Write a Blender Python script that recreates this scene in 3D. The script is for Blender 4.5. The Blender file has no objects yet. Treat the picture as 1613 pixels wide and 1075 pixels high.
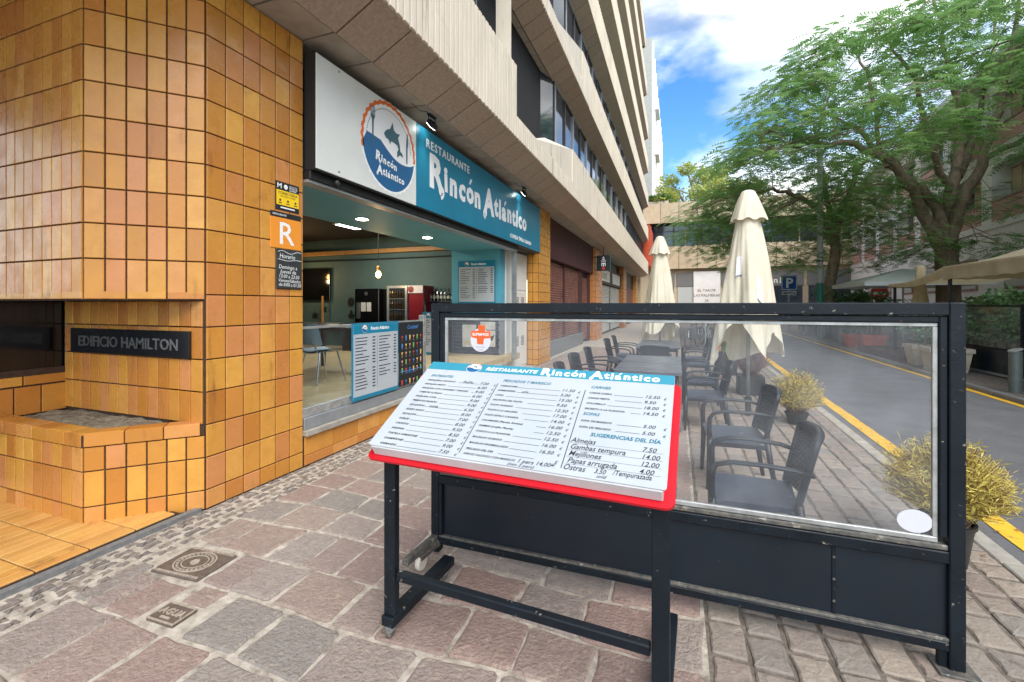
import bpy, bmesh, math, random
from mathutils import Matrix, Vector
random.seed(7)
R = math.radians
scene = bpy.context.scene
col = scene.collection
# ------------------------------------------------------------------ camera
YAW = R(20.34)
cam_d = bpy.data.cameras.new('camera'); cam = bpy.data.objects.new('camera', cam_d); col.objects.link(cam)
cam_d.sensor_width = 36; cam_d.lens = 700/1613*36; cam_d.shift_y = -57.5/1613
cam_d.clip_start = .05; cam_d.clip_end = 2000
cam.location = (0, 0, 1.55); cam.rotation_euler = (R(90), 0, YAW)
scene.camera = cam
# ------------------------------------------------------------------ sky and sun
SUN_EL, SUN_AZ = R(48), R(142)          # azimuth clockwise from +Y: behind the camera's right shoulder, veiled by thin cloud
w = bpy.data.worlds.new('World'); scene.world = w; w.use_nodes = True
nt = w.node_tree; nt.nodes.clear()
def wn(t, **k):
    n = nt.nodes.new(t)
    for a, b in k.items(): setattr(n, a, b)
    return n
sky = wn('ShaderNodeTexSky', sky_type='NISHITA', sun_disc=False, sun_elevation=SUN_EL, sun_rotation=SUN_AZ, air_density=1.0, dust_density=.3, ozone_density=2.0)
tc = wn('ShaderNodeTexCoord'); mp = wn('ShaderNodeMapping'); mp.inputs['Scale'].default_value = (1.0, 1.0, 2.2); mp.inputs['Location'].default_value = (6.31, 2.9, 4.88)
nz = wn('ShaderNodeTexNoise'); nz.inputs['Scale'].default_value = 2.1; nz.inputs['Detail'].default_value = 9; nz.inputs['Roughness'].default_value = .52; nz.inputs['Distortion'].default_value = .25
rp = wn('ShaderNodeValToRGB'); rp.color_ramp.elements[0].position = .415; rp.color_ramp.elements[1].position = .62
mx = wn('ShaderNodeMix', data_type='RGBA'); mx.inputs[7].default_value = (4.3, 4.4, 4.55, 1)
hs = wn('ShaderNodeHueSaturation'); hs.inputs['Saturation'].default_value = 1.3; hs.inputs['Value'].default_value = .42
bg = wn('ShaderNodeBackground'); bg.inputs['Strength'].default_value = .15
out = wn('ShaderNodeOutputWorld')
L = nt.links.new
L(tc.outputs['Generated'], mp.inputs['Vector']); L(mp.outputs[0], nz.inputs['Vector']); L(nz.outputs['Fac'], rp.inputs[0])
nz2 = wn('ShaderNodeTexNoise'); nz2.inputs['Scale'].default_value = 3.4; nz2.inputs['Detail'].default_value = 7; L(mp.outputs[0], nz2.inputs['Vector'])
rp2 = wn('ShaderNodeValToRGB'); e2 = rp2.color_ramp.elements; e2[0].position = .36; e2[0].color = (1.35, 1.42, 1.52, 1); e2[1].position = .58; e2[1].color = (5.0, 4.95, 4.85, 1)
L(nz2.outputs['Fac'], rp2.inputs[0]); L(rp2.outputs[0], mx.inputs[7])
L(sky.outputs[0], hs.inputs['Color']); L(hs.outputs[0], mx.inputs[6]); L(rp.outputs[0], mx.inputs[0]); L(mx.outputs[2], bg.inputs[0]); L(bg.outputs[0], out.inputs[0])
sd = bpy.data.lights.new('sun', 'SUN'); sd.energy = .9; sd.angle = R(45); sd.color = (1, .95, .87)
sun = bpy.data.objects.new('sun', sd); col.objects.link(sun)
sdir = Vector((math.sin(SUN_AZ)*math.cos(SUN_EL), math.cos(SUN_AZ)*math.cos(SUN_EL), math.sin(SUN_EL)))
sun.rotation_euler = (-sdir).to_track_quat('-Z', 'Y').to_euler(); sun.location = (20, -20, 40)
vs = scene.view_settings; vs.view_transform = 'Standard'; vs.look = 'None'; vs.gamma = 1; vs.use_curve_mapping = False
vs.exposure = 2.15
scene.render.engine = 'CYCLES'
# ------------------------------------------------------------------ materials
MATS = {}
def srgb(r, g, b):
    f = lambda c: ((c/255+.055)/1.055)**2.4 if c > 10 else c/255/12.92
    return (f(r), f(g), f(b), 1)
def mat(name, c, rough=.6, c2=None, ns=4, nd=4, var=0, ramp=None, bump=0, bs=30, metal=0, spec=.5, dirt=None, dirt_s=8, dirt_r=(.55, .7), coat=0, emit=None, es=0, bstretch=None, rvar=0, transl=0, streak=None):
    """Principled material: world-position noise between c and c2, per-object random (ramp or value), dirt specks, bump."""
    m = bpy.data.materials.new(name); m.use_nodes = True; t = m.node_tree; n = t.nodes; l = t.links.new
    b = n['Principled BSDF']; b.inputs['Roughness'].default_value = rough; b.inputs['Metallic'].default_value = metal
    b.inputs['Specular IOR Level'].default_value = spec
    if coat: b.inputs['Coat Weight'].default_value = coat; b.inputs['Coat Roughness'].default_value = .12
    geo = n.new('ShaderNodeNewGeometry'); pos = geo.outputs['Position']
    def noise(s, d=4, stretch=None):
        x = n.new('ShaderNodeTexNoise'); x.inputs['Scale'].default_value = s; x.inputs['Detail'].default_value = d; x.inputs['Roughness'].default_value = .6
        if stretch:
            q = n.new('ShaderNodeMapping'); q.inputs['Scale'].default_value = stretch; l(pos, q.inputs['Vector']); l(q.outputs[0], x.inputs['Vector'])
        else: l(pos, x.inputs['Vector'])
        return x.outputs['Fac']
    def mixc(fac, a, bb, mode='MIX'):
        x = n.new('ShaderNodeMix'); x.data_type = 'RGBA'; x.blend_type = mode
        for sk, v in ((x.inputs[0], fac), (x.inputs[6], a), (x.inputs[7], bb)):
            if isinstance(v, (tuple, list, float, int)): sk.default_value = v
            else: l(v, sk)
        return x.outputs[2]
    def mr(v, a, bb, c0, c1):
        x = n.new('ShaderNodeMapRange'); l(v, x.inputs[0])
        for i, q in zip((1, 2, 3, 4), (a, bb, c0, c1)): x.inputs[i].default_value = q
        return x.outputs[0]
    oi = None
    cur = c
    if ramp or var:
        oi = n.new('ShaderNodeObjectInfo').outputs['Random']
    if ramp:
        cr = n.new('ShaderNodeValToRGB'); cr.color_ramp.interpolation = 'LINEAR'; e = cr.color_ramp.elements
        for i, cc in enumerate(ramp):
            if i < 2: e[i].position = i/(len(ramp)-1); e[i].color = cc
            else: x = e.new(i/(len(ramp)-1)); x.color = cc
        e[1].position = 1/(len(ramp)-1)
        l(oi, cr.inputs[0]); cur = cr.outputs[0]
    if c2: cur = mixc(mr(noise(ns, nd, bstretch), .3, .7, 0, 1), cur, c2) if not ramp else mixc(mr(noise(ns, nd, bstretch), .35, .75, 0, .55), cur, c2)
    if var:
        wv = n.new('ShaderNodeMath'); wv.operation = 'MULTIPLY_ADD'; l(oi, wv.inputs[0]); wv.inputs[1].default_value = 2*var; wv.inputs[2].default_value = 1-var
        cur = mixc(1.0, cur, wv.outputs[0], 'MULTIPLY')
    if dirt:
        cur = mixc(mr(noise(dirt_s, 6), dirt_r[0], dirt_r[1], 0, 1), cur, dirt)
    if streak: cur = mixc(mr(noise(1.0, 5, streak[1]), .60, .74, 0, .75), cur, streak[0])
    if isinstance(cur, tuple): b.inputs['Base Color'].default_value = cur
    else: l(cur, b.inputs['Base Color'])
    if rvar: l(mr(noise(6, 5), .3, .7, max(0, rough-rvar), min(1, rough+rvar)), b.inputs['Roughness'])
    if bump:
        bp = n.new('ShaderNodeBump'); bp.inputs['Strength'].default_value = 1; bp.inputs['Distance'].default_value = bump
        l(noise(bs, 5, bstretch), bp.inputs['Height']); l(bp.outputs[0], b.inputs['Normal'])
    if emit: b.inputs['Emission Color'].default_value = emit; b.inputs['Emission Strength'].default_value = es
    if transl:
        tr = n.new('ShaderNodeBsdfTranslucent'); ms = n.new('ShaderNodeMixShader'); ms.inputs[0].default_value = transl
        if isinstance(cur, tuple): tr.inputs[0].default_value = cur
        else: l(cur, tr.inputs[0])
        l(b.outputs[0], ms.inputs[1]); l(tr.outputs[0], ms.inputs[2]); l(ms.outputs[0], n['Material Output'].inputs[0])
    MATS[name] = m
    return m
def glass_mat(name, tint, haze, hazec, ior=1.45, rough=.0):
    m = bpy.data.materials.new(name); m.use_nodes = True; t = m.node_tree; n = t.nodes; l = t.links.new
    n.remove(n['Principled BSDF'])
    tr = n.new('ShaderNodeBsdfTransparent'); tr.inputs[0].default_value = tint
    gl = n.new('ShaderNodeBsdfGlossy'); gl.inputs['Roughness'].default_value = rough
    df = n.new('ShaderNodeBsdfDiffuse'); df.inputs[0].default_value = hazec
    lw = n.new('ShaderNodeLayerWeight'); lw.inputs[0].default_value = .5
    pw_ = n.new('ShaderNodeMath'); pw_.operation = 'POWER'; l(lw.outputs['Facing'], pw_.inputs[0]); pw_.inputs[1].default_value = 5
    fr = n.new('ShaderNodeMath'); fr.operation = 'MULTIPLY_ADD'; l(pw_.outputs[0], fr.inputs[0]); fr.inputs[1].default_value = .55; fr.inputs[2].default_value = .03   # Schlick-like, same on both faces of the pane
    geo = n.new('ShaderNodeNewGeometry'); nz = n.new('ShaderNodeTexNoise'); nz.inputs['Scale'].default_value = 5; nz.inputs['Detail'].default_value = 5
    l(geo.outputs['Position'], nz.inputs[0])
    mr = n.new('ShaderNodeMapRange'); l(nz.outputs['Fac'], mr.inputs[0])
    for i, q in zip((1, 2, 3, 4), (.35, .75, haze*.5, haze*1.6)): mr.inputs[i].default_value = q
    a = n.new('ShaderNodeMixShader'); l(mr.outputs[0], a.inputs[0]); l(tr.outputs[0], a.inputs[1]); l(df.outputs[0], a.inputs[2])
    b = n.new('ShaderNodeMixShader'); l(fr.outputs[0], b.inputs[0]); l(a.outputs[0], b.inputs[1]); l(gl.outputs[0], b.inputs[2])
    l(b.outputs[0], n['Material Output'].inputs[0]); MATS[name] = m
    return m
S = srgb
mat('tile', S(205,150,75), .3, ramp=[S(178,112,44), S(212,154,66), S(200,132,58), S(222,166,74), S(206,138,86), S(188,120,48), S(214,156,68)], c2=S(186,124,56), ns=7, bump=.0012, bs=14, spec=.5, rvar=.14, dirt=S(150,96,46), dirt_s=3.4, dirt_r=(.62,.9), streak=(S(140,92,46), (9, 9, 1.6)))
mat('tile_joint', S(50,35,24), .9, c2=S(74,54,38), ns=20)
mat('floor_tile', S(222,165,80), .35, ramp=[S(196,146,80), S(222,172,92), S(208,152,80), S(226,180,106)], c2=S(190,128,60), ns=5, bump=.0008, bs=20, dirt=S(120,88,54), dirt_s=5, dirt_r=(.6,.8))
mat('paving', S(140,118,108), .85, ramp=[S(158,134,122), S(164,150,138), S(144,138,130), S(168,142,130), S(152,130,120), S(160,150,140), S(160,134,124)], c2=S(116,102,94), ns=22, nd=9, bump=.02, bs=55, dirt=S(176,160,140), dirt_s=24, dirt_r=(.56,.74))
mat('mortar', S(198,189,174), .95, c2=S(140,130,116), ns=14, bump=.006, bs=70, dirt=S(108,98,86), dirt_s=7, dirt_r=(.55,.75))
mat('cobble', S(118,106,98), .8, ramp=[S(132,120,110), S(114,106,100), S(144,130,118), S(120,108,100)], c2=S(98,90,84), ns=26, nd=8, bump=.008, bs=50)
mat('sett', S(140,128,116), .85, ramp=[S(154,140,126), S(136,128,118), S(164,150,134), S(146,130,118), S(142,136,126)], c2=S(120,110,100), ns=18, nd=8, bump=.009, bs=44, dirt=S(86,78,70), dirt_s=10, dirt_r=(.58,.75))
mat('sett_joint', S(132,122,110), .95, c2=S(84,76,66), ns=18, bump=.006, bs=70)
mat('kerb', S(178,172,160), .85, c2=S(146,140,130), ns=8, bump=.004, bs=40, var=.08)
mat('asphalt', S(118,118,118), .9, c2=S(102,102,103), ns=2.2, nd=9, bump=.006, bs=150, dirt=S(134,132,128), dirt_s=38, dirt_r=(.60,.72), spec=.2)
mat('yellow_paint', S(246,196,52), .6, c2=S(224,170,40), ns=9, bump=.002, bs=120, dirt=S(120,104,70), dirt_s=13, dirt_r=(.60,.72))
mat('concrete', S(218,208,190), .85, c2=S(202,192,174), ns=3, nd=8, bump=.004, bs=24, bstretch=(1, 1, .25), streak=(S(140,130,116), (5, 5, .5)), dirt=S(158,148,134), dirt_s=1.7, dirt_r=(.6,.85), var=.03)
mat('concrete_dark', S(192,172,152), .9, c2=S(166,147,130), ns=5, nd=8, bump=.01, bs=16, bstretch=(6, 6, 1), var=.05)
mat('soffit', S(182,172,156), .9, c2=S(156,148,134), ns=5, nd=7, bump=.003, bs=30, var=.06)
mat('joint_dark', S(40,36,34), .95)
mat('beige_stone', S(206,190,160), .85, c2=S(186,168,138), ns=2.5, nd=7, bump=.004, bs=12, var=.05)
mat('white_wall', S(240,239,236), .8, c2=S(228,226,222), ns=2, nd=6, bump=.002, bs=20)
mat('grey_wall', S(176,178,172), .85, c2=S(156,158,152), ns=3, nd=6)
mat('red_wall', S(206,88,52), .8, c2=S(186,74,44), ns=3)
mat('teal', S(92,170,190), .55, c2=S(84,160,180), ns=2, var=.02)
mat('teal_dark', S(86,112,110), .7, c2=S(76,102,100), ns=2)
mat('sign_teal', S(34,128,158), .3, c2=S(30,120,150), ns=1.5, spec=.4)
mat('sign_white', S(226,228,222), .35, c2=S(216,218,212), ns=2)
mat('white_print', S(240,240,238), .5)
mat('navy_print', S(26,94,142), .45)
mat('orange_print', S(222,110,40), .5)
mat('fish_print', S(58,98,112), .5)
mat('ink', S(40,44,48), .6)
mat('teal_ink', S(30,110,132), .6)
mat('teal_head', S(48,138,160), .45)
mat('paper', S(178,184,188), .5, c2=S(170,177,182), ns=3, spec=.25)
mat('acrylic', S(206,204,204), .3, c2=S(186,183,182), ns=4, spec=.5)
mat('red_plastic', S(206,20,36), .4, c2=S(186,16,30), ns=3, spec=.4)
mat('black_steel', S(18,28,36), .5, c2=S(11,17,23), ns=7, nd=7, metal=.0, spec=.3, bump=.0012, bs=60, rvar=.15, dirt=S(128,122,110), dirt_s=40, dirt_r=(.655,.70))
mat('dusty_steel', S(52,56,58), .7, c2=S(110,104,94), ns=30, nd=8, bump=.001, bs=80, dirt=S(160,152,138), dirt_s=26, dirt_r=(.6,.7))
mat('black_panel', S(20,32,42), .38, c2=S(14,23,31), ns=3, nd=6, rvar=.1, dirt=S(150,146,134), dirt_s=70, dirt_r=(.70,.73))
mat('alu_strip', S(196,198,196), .4, c2=S(150,150,146), ns=14, metal=.5)
mat('alu', S(176,182,186), .38, c2=S(158,164,168), ns=6, metal=.6)
mat('dark_metal', S(44,46,48), .5, c2=S(34,36,38), ns=8, metal=.4)
mat('plate', S(26,28,32), .15, spec=.6)
mat('steel_letter', S(176,178,178), .3, metal=.9)
mat('cast_iron', S(112,98,86), .65, c2=S(84,74,66), ns=30, metal=.1, bump=.002, bs=60)
mat('iron_worn', S(176,162,146), .6, c2=S(140,128,114), ns=30, bump=.001, bs=60)
mat('resin', S(34,39,46), .45, c2=S(27,31,38), ns=5, bump=.0008, bs=140, var=.08, rvar=.08)
mat('resin_seat', S(70,79,92), .5, c2=S(58,67,80), ns=4, bump=.0008, bs=160, dirt=S(150,156,160), dirt_s=7, dirt_r=(.62,.85))
mat('table_top', S(92,98,106), .4, c2=S(78,84,92), ns=5, rvar=.1)
mat('canvas', S(234,227,206), .85, c2=S(220,211,186), ns=3, nd=6, bump=.003, bs=18, var=.04, transl=.12)
mat('canvas_tan', S(206,193,160), .85, c2=S(190,176,142), ns=3, nd=6, bump=.004, bs=9, transl=.4)
mat('canvas_white', S(226,230,230), .8, transl=.15)
mat('pole_metal', S(190,196,194), .35, metal=.6, c2=S(160,166,164), ns=9)
mat('galvanised', S(176,184,178), .55, metal=.0, c2=S(152,160,154), ns=9)
mat('bollard', S(112,122,116), .5, metal=.3, c2=S(92,100,96), ns=9)
mat('green_band', S(16,104,92), .5)
mat('wood_post', S(196,132,74), .7, c2=S(160,98,52), ns=20, bump=.002, bs=40)
mat('moulding', S(202,156,98), .5, c2=S(184,136,80), ns=8)
mat('bark', S(150,132,112), .9, c2=S(104,90,76), ns=7, nd=8, bump=.03, bs=9, bstretch=(1, 1, .4))
mat('leaf', S(158,192,116), .6, c2=S(112,158,98), ns=.9, nd=3, transl=.42)
mat('leaf_pale', S(104,134,62), .6, c2=S(76,108,54), ns=1.2, nd=3, transl=.3)
mat('leaf_yellow', S(196,198,98), .6, c2=S(136,158,82), ns=.5, nd=4, transl=.3)
mat('leaf_shrub', S(118,158,104), .5, c2=S(78,120,78), ns=3, nd=3, transl=.2)
mat('straw', S(228,210,112), .8, c2=S(188,172,88), ns=8, transl=.2)
mat('straw_base', S(150,116,84), .9, c2=S(120,92,68), ns=12)
mat('twig', S(140,104,88), .9, c2=S(110,82,70), ns=12)
mat('pot_black', S(40,42,42), .5, c2=S(52,54,52), ns=10)
mat('terracotta', S(196,98,74), .75, c2=S(176,84,62), ns=5)
mat('planter_white', S(214,204,182), .75, c2=S(190,178,154), ns=5)
mat('planter_brown', S(110,78,66), .85, c2=S(84,60,52), ns=6)
mat('soil', S(96,84,70), .98, c2=S(150,138,116), ns=30, nd=6, bump=.02, bs=30)
mat('shutter_brown', S(146,98,84), .6, c2=S(104,64,54), ns=3)
mat('header_brown', S(84,46,46), .65, c2=S(66,36,38), ns=2)
mat('shutter_white', S(208,206,198), .6, c2=S(190,188,180), ns=3)
mat('granite', S(128,128,126), .7, c2=S(104,104,104), ns=40, nd=4, var=.06)
mat('frame_dark', S(52,50,50), .5)
mat('frame_brown', S(176,146,124), .6, c2=S(90,66,52), ns=6)
mat('brick_rail', S(204,166,152), .8, c2=S(182,142,130), ns=14)
mat('window_glass', S(36,46,56), .06, spec=.9, c2=S(50,62,72), ns=1.5)
mat('window_blind', S(186,190,188), .5)
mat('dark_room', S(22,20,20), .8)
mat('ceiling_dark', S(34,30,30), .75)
mat('floor_wood', S(196,178,140), .5, c2=S(172,154,118), ns=6)
mat('slate', S(62,68,78), .6, c2=S(48,54,62), ns=10, var=.2)
mat('slate_joint', S(130,134,138), .9)
mat('photo_paper', S(206,206,202), .5, c2=S(176,172,160), ns=5)
mat('tv', S(14,15,17), .12, spec=.6)
mat('fridge_red', S(118,26,38), .35)
mat('bottle_dark', S(40,44,40), .12, spec=.7, c2=S(70,52,34), ns=9)
mat('label_white', S(220,214,200), .6)
mat('sign_yellow', S(248,206,24), .45)
mat('sign_black', S(30,34,38), .5)
mat('sign_orange', S(238,150,50), .45)
mat('slate_board', S(38,42,44), .7, c2=S(52,56,58), ns=9)
mat('chalk', S(226,228,224), .9)
mat('sign_blue', S(22,92,168), .4)
mat('sign_red', S(214,60,50), .4)
mat('sticker_orange', S(240,92,34), .4)
mat('sticker_white', S(206,206,212), .4)
mat('chrome', S(200,204,206), .2, metal=.9)
mat('blue_chair', S(130,156,172), .5)
mat('wood_dark', S(70,44,34), .5, c2=S(54,34,28), ns=9)
mat('lamp_warm', (1, .6, .25, 1), .5, emit=(1, .55, .18, 1), es=14)
mat('lamp_white', (1, 1, .9, 1), .5, emit=(1, .96, .84, 1), es=7)
mat('lamp_panel', (1, 1, .9, 1), .5, emit=(1, 1, .88, 1), es=2.2)
mat('flood_glass', (1, 1, 1, 1), .3, emit=(.9, 1, .96, 1), es=3)
for nm, cc in (('drink_red', S(206,70,52)), ('drink_yellow', S(228,190,90)), ('drink_green', S(120,170,90)), ('drink_blue', S(70,130,190)), ('drink_pink', S(222,160,140))): mat(nm, cc, .5)
glass_mat('fence_glass', (.985, .99, .995, 1), .05, S(214,220,226))
glass_mat('shop_glass', (.94, .97, .97, 1), .015, S(200,210,214))
glass_mat('case_glass', (.75, .82, .82, 1), .02, S(190,196,196))
# ------------------------------------------------------------------ mesh helpers
W = {}                                   # world matrices of things (parents)
I4 = Matrix.Identity(4)
T3 = Matrix.Translation
def Rz(a): return Matrix.Rotation(a, 4, 'Z')
def frame(o, x, y):
    x = Vector(x).normalized(); y = Vector(y); z = x.cross(y).normalized(); y = z.cross(x)
    m = Matrix((x, y, z)).transposed().to_4x4(); m.translation = Vector(o); return m
class MB:
    def __init__(s): s.v = []; s.f = []; s.m = []; s.cur = 0
    def add(s, vs, fs, M=None):
        b = len(s.v); s.v += [tuple(M @ Vector(p)) if M else tuple(p) for p in vs]
        s.f += [tuple(b+i for i in f) for f in fs]; s.m += [s.cur]*len(fs); return s
    def box(s, x0, x1, y0, y1, z0, z1, M=None, c=0):
        if c:
            vs = []; c = min(c, (x1-x0)*.45, (y1-y0)*.45, (z1-z0)*.45)
            pts = {}
            for i, x in enumerate((x0, x1)):
                for j, y in enumerate((y0, y1)):
                    for k, z in enumerate((z0, z1)):
                        sx, sy, sz = (1-2*i)*c, (1-2*j)*c, (1-2*k)*c
                        for a, p in enumerate(((x, y+sy, z+sz), (x+sx, y, z+sz), (x+sx, y+sy, z))):
                            pts[(i, j, k, a)] = len(vs); vs.append(p)
            fs = []; g = lambda i, j, k, a: pts[(i, j, k, a)]
            for i in (0, 1):
                q = [g(i,0,0,0), g(i,1,0,0), g(i,1,1,0), g(i,0,1,0)]; fs.append(q if i else q[::-1])
                q = [g(0,i,0,1), g(0,i,1,1), g(1,i,1,1), g(1,i,0,1)]; fs.append(q if i else q[::-1])
                q = [g(0,0,i,2), g(1,0,i,2), g(1,1,i,2), g(0,1,i,2)]; fs.append(q if i else q[::-1])
            for a in (0, 1):
                for b in (0, 1):
                    q = [g(a,b,0,0), g(a,b,0,1), g(a,b,1,1), g(a,b,1,0)]; fs.append(q if a == b else q[::-1])
                    q = [g(a,0,b,0), g(a,1,b,0), g(a,1,b,2), g(a,0,b,2)]; fs.append(q if a == b else q[::-1])
                    q = [g(0,a,b,1), g(0,a,b,2), g(1,a,b,2), g(1,a,b,1)]; fs.append(q if a == b else q[::-1])
            for i in (0, 1):
                for j in (0, 1):
                    for k in (0, 1):
                        q = [g(i,j,k,0), g(i,j,k,1), g(i,j,k,2)]; fs.append(q if (i+j+k) % 2 else q[::-1])
            return s.add(vs, fs, M)
        vs = [(x, y, z) for x in (x0, x1) for y in (y0, y1) for z in (z0, z1)]
        return s.add(vs, [(0,1,3,2), (4,6,7,5), (0,4,5,1), (2,3,7,6), (0,2,6,4), (1,5,7,3)], M)
    def prism(s, poly, z0, z1, M=None):
        n = len(poly); vs = [(p[0], p[1], z0) for p in poly]+[(p[0], p[1], z1) for p in poly]
        fs = [tuple(range(n-1, -1, -1)), tuple(range(n, 2*n))]+[(i, (i+1) % n, n+(i+1) % n, n+i) for i in range(n)]
        return s.add(vs, fs, M)
    def flat(s, poly, z=0, M=None): return s.add([(p[0], p[1], z) for p in poly], [tuple(range(len(poly)))], M)
    def tube(s, pts, rad, n=8, M=None, cap=True, closed=False):
        pts = [Vector(p) for p in pts]; k = len(pts)
        if isinstance(rad, (int, float)): rad = [rad]*k
        vs = []; up = None
        for i, p in enumerate(pts):
            d = ((pts[(i+1) % k] if (closed or i < k-1) else p) - (pts[i-1] if (closed or i > 0) else p)).normalized()
            if up is None:
                up = Vector((0, 0, 1)) if abs(d.z) < .9 else Vector((1, 0, 0))
            a = d.cross(up)
            if a.length < 1e-5: a = d.cross(Vector((.3, 1, .2)))
            a.normalize(); b = a.cross(d).normalized(); up = b
            r = rad[i]; rx, ry = r if isinstance(r, tuple) else (r, r)
            for j in range(n):
                t = 2*math.pi*(j+.5)/n
                vs.append(p+a*rx*math.cos(t)+b*ry*math.sin(t))
        fs = []
        for i in range(k if closed else k-1):
            for j in range(n):
                i2 = (i+1) % k
                fs.append((i*n+j, i2*n+j, i2*n+(j+1) % n, i*n+(j+1) % n))
        if cap and not closed: fs += [tuple(range(n)), tuple(range((k-1)*n+n-1, (k-1)*n-1, -1))]
        return s.add(vs, fs, M)
    def lathe(s, prof, n=16, M=None):
        vs = []; k = len(prof)
        for r, z in prof:
            for j in range(n): t = 2*math.pi*j/n; vs.append((r*math.cos(t), r*math.sin(t), z))
        fs = [(i*n+j, i*n+(j+1) % n, (i+1)*n+(j+1) % n, (i+1)*n+j) for i in range(k-1) for j in range(n)]
        fs += [tuple(range(n-1, -1, -1)), tuple(range((k-1)*n, k*n))]
        return s.add(vs, fs, M)
    def grid(s, fn, nu, nv, M=None):
        vs = [fn(i/nu, j/nv) for j in range(nv+1) for i in range(nu+1)]
        fs = [(j*(nu+1)+i, j*(nu+1)+i+1, (j+1)*(nu+1)+i+1, (j+1)*(nu+1)+i) for j in range(nv) for i in range(nu)]
        return s.add(vs, fs, M)
    def mesh(s, name, m, smooth=False):
        me = bpy.data.meshes.new(name); me.from_pydata(s.v, [], s.f)
        ms = m if isinstance(m, (list, tuple)) else [m]
        for x in ms: me.materials.append(MATS[x])
        if len(ms) > 1: me.polygons.foreach_set('material_index', s.m)
        if smooth: me.polygons.foreach_set('use_smooth', [True]*len(me.polygons))
        me.update(); return me
    def build(s, name, m, parent=None, M=None, smooth=False, local=False, auto=0):
        """link as ONE object; vertices are world coordinates unless local (then M places them in the parent's frame)"""
        o = bpy.data.objects.new(name, s.mesh(name, m, smooth)); col.objects.link(o)
        if parent is not None:
            o.parent = parent
            o.matrix_basis = (M or I4) if local else W[parent].inverted() @ (M or I4)
        else: o.matrix_basis = M or I4
        W[o] = (W[parent] @ o.matrix_basis) if parent is not None else (M or I4)
        if auto:
            o.data.polygons.foreach_set('use_smooth', [True]*len(o.data.polygons)); o.data.set_sharp_from_angle(angle=R(auto))
        return o
def inst(name, me, parent, M):
    """place shared mesh me at world matrix M under parent"""
    o = bpy.data.objects.new(name, me); col.objects.link(o)
    if parent is not None: o.parent = parent; o.matrix_basis = W[parent].inverted() @ M
    else: o.matrix_basis = M
    W[o] = M; return o
def thing(name, label, cat, loc=(0, 0, 0), rz=0, group=None, M=None):
    o = bpy.data.objects.new(name, None); col.objects.link(o); o.empty_display_size = .2
    m = M or (T3(loc) @ Rz(rz)); o.matrix_basis = m; W[o] = m
    return tag(o, label, cat, group)
def tag(o, label, cat, group=None):
    o['label'] = label; o['category'] = cat
    if group: o['group'] = group
    return o
def struct(o): o['kind'] = 'structure'; return o
def stuff(o, label=None, cat=None):
    o['kind'] = 'stuff'
    if label: o['label'] = label; o['category'] = cat
    return o
def dup(o, M, label=None, parent=None):
    c = o.copy(); col.objects.link(c)
    if parent is None: c.parent = None; c.matrix_basis = M; W[c] = M
    else: c.parent = parent; c.matrix_basis = o.matrix_basis.copy(); W[c] = W[parent] @ c.matrix_basis
    if label: c['label'] = label
    for ch in [x for x in o.children]: dup(ch, None, None, c)
    return c
# lettering: every text is queued, converted in one pass, and joined per (name, parent, material)
TXT = []
def text(s, size, M, m, parent, name='lettering', align='LEFT', shear=0, bold=0, sx=1, ext=0, track=1):
    c = bpy.data.curves.new('t', 'FONT'); c.space_character = track; c.body = s; c.size = size; c.align_x = align; c.shear = shear; c.offset = bold*size; c.extrude = ext; c.resolution_u = 2
    o = bpy.data.objects.new('t', c); col.objects.link(o)
    TXT.append((o, M @ Matrix.Diagonal((sx, 1, 1, 1)), m, parent, name))
def flush_text():
    dg = bpy.context.evaluated_depsgraph_get(); groups = {}
    for o, M, m, parent, name in TXT:
        me = bpy.data.meshes.new_from_object(o.evaluated_get(dg))
        big = o.data.size >= .1
        g = groups.setdefault((name, parent.name, m, len(groups) if big else -1), (parent, MB(), big))
        g[1].add([v.co[:] for v in me.vertices], [tuple(p.vertices) for p in me.polygons], M)
        cu = o.data; bpy.data.objects.remove(o); bpy.data.meshes.remove(me); bpy.data.curves.remove(cu)
    for (name, pn, m, k), (parent, mb, big) in groups.items():
        o = mb.build(name, m, parent)
        if not big: stuff(o)
    TXT.clear()
# ================================================================== GROUND
g = MB(); g.add([(-300, -60, -.16), (300, -60, -.16), (300, 400, -.16), (-300, 400, -.16)], [(0, 1, 2, 3)])
struct(g.build('ground', 'asphalt'))
# road: a sheet between two slightly oblique edges, running from behind the camera to the far building
def rl(y): return 1.86+.027*y            # left asphalt edge
def rr(y): return 5.06+.027*(y-9)        # right asphalt edge
road = MB(); ys = [-12, 0, 10, 20, 30, 40, 56]
road.add([(rl(y), y, -.012) for y in ys]+[(rr(y)+.1, y, -.012) for y in ys], [(i, len(ys)+i, len(ys)+i+1, i+1) for i in range(len(ys)-1)])
struct(road.build('road', 'asphalt'))
def band(fn, w0, w1, y0, y1, z, nm, wob=.008):
    mb = MB(); n = int((y1-y0)/.25); vs = []
    for i in range(n+1):
        y = y0+(y1-y0)*i/n; vs += [(fn(y)+w0+random.uniform(-wob, wob), y, z), (fn(y)+w1+random.uniform(-wob, wob), y, z)]
    mb.add(vs, [(2*i, 2*i+1, 2*i+3, 2*i+2) for i in range(n)]); o = mb.build(nm, 'yellow_paint'); struct(o); return o
band(rl, .09, .24, -4, 46, -.006, 'road_marking'); band(rr, -.16, -.04, -4, 46, -.006, 'road_marking')
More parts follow.
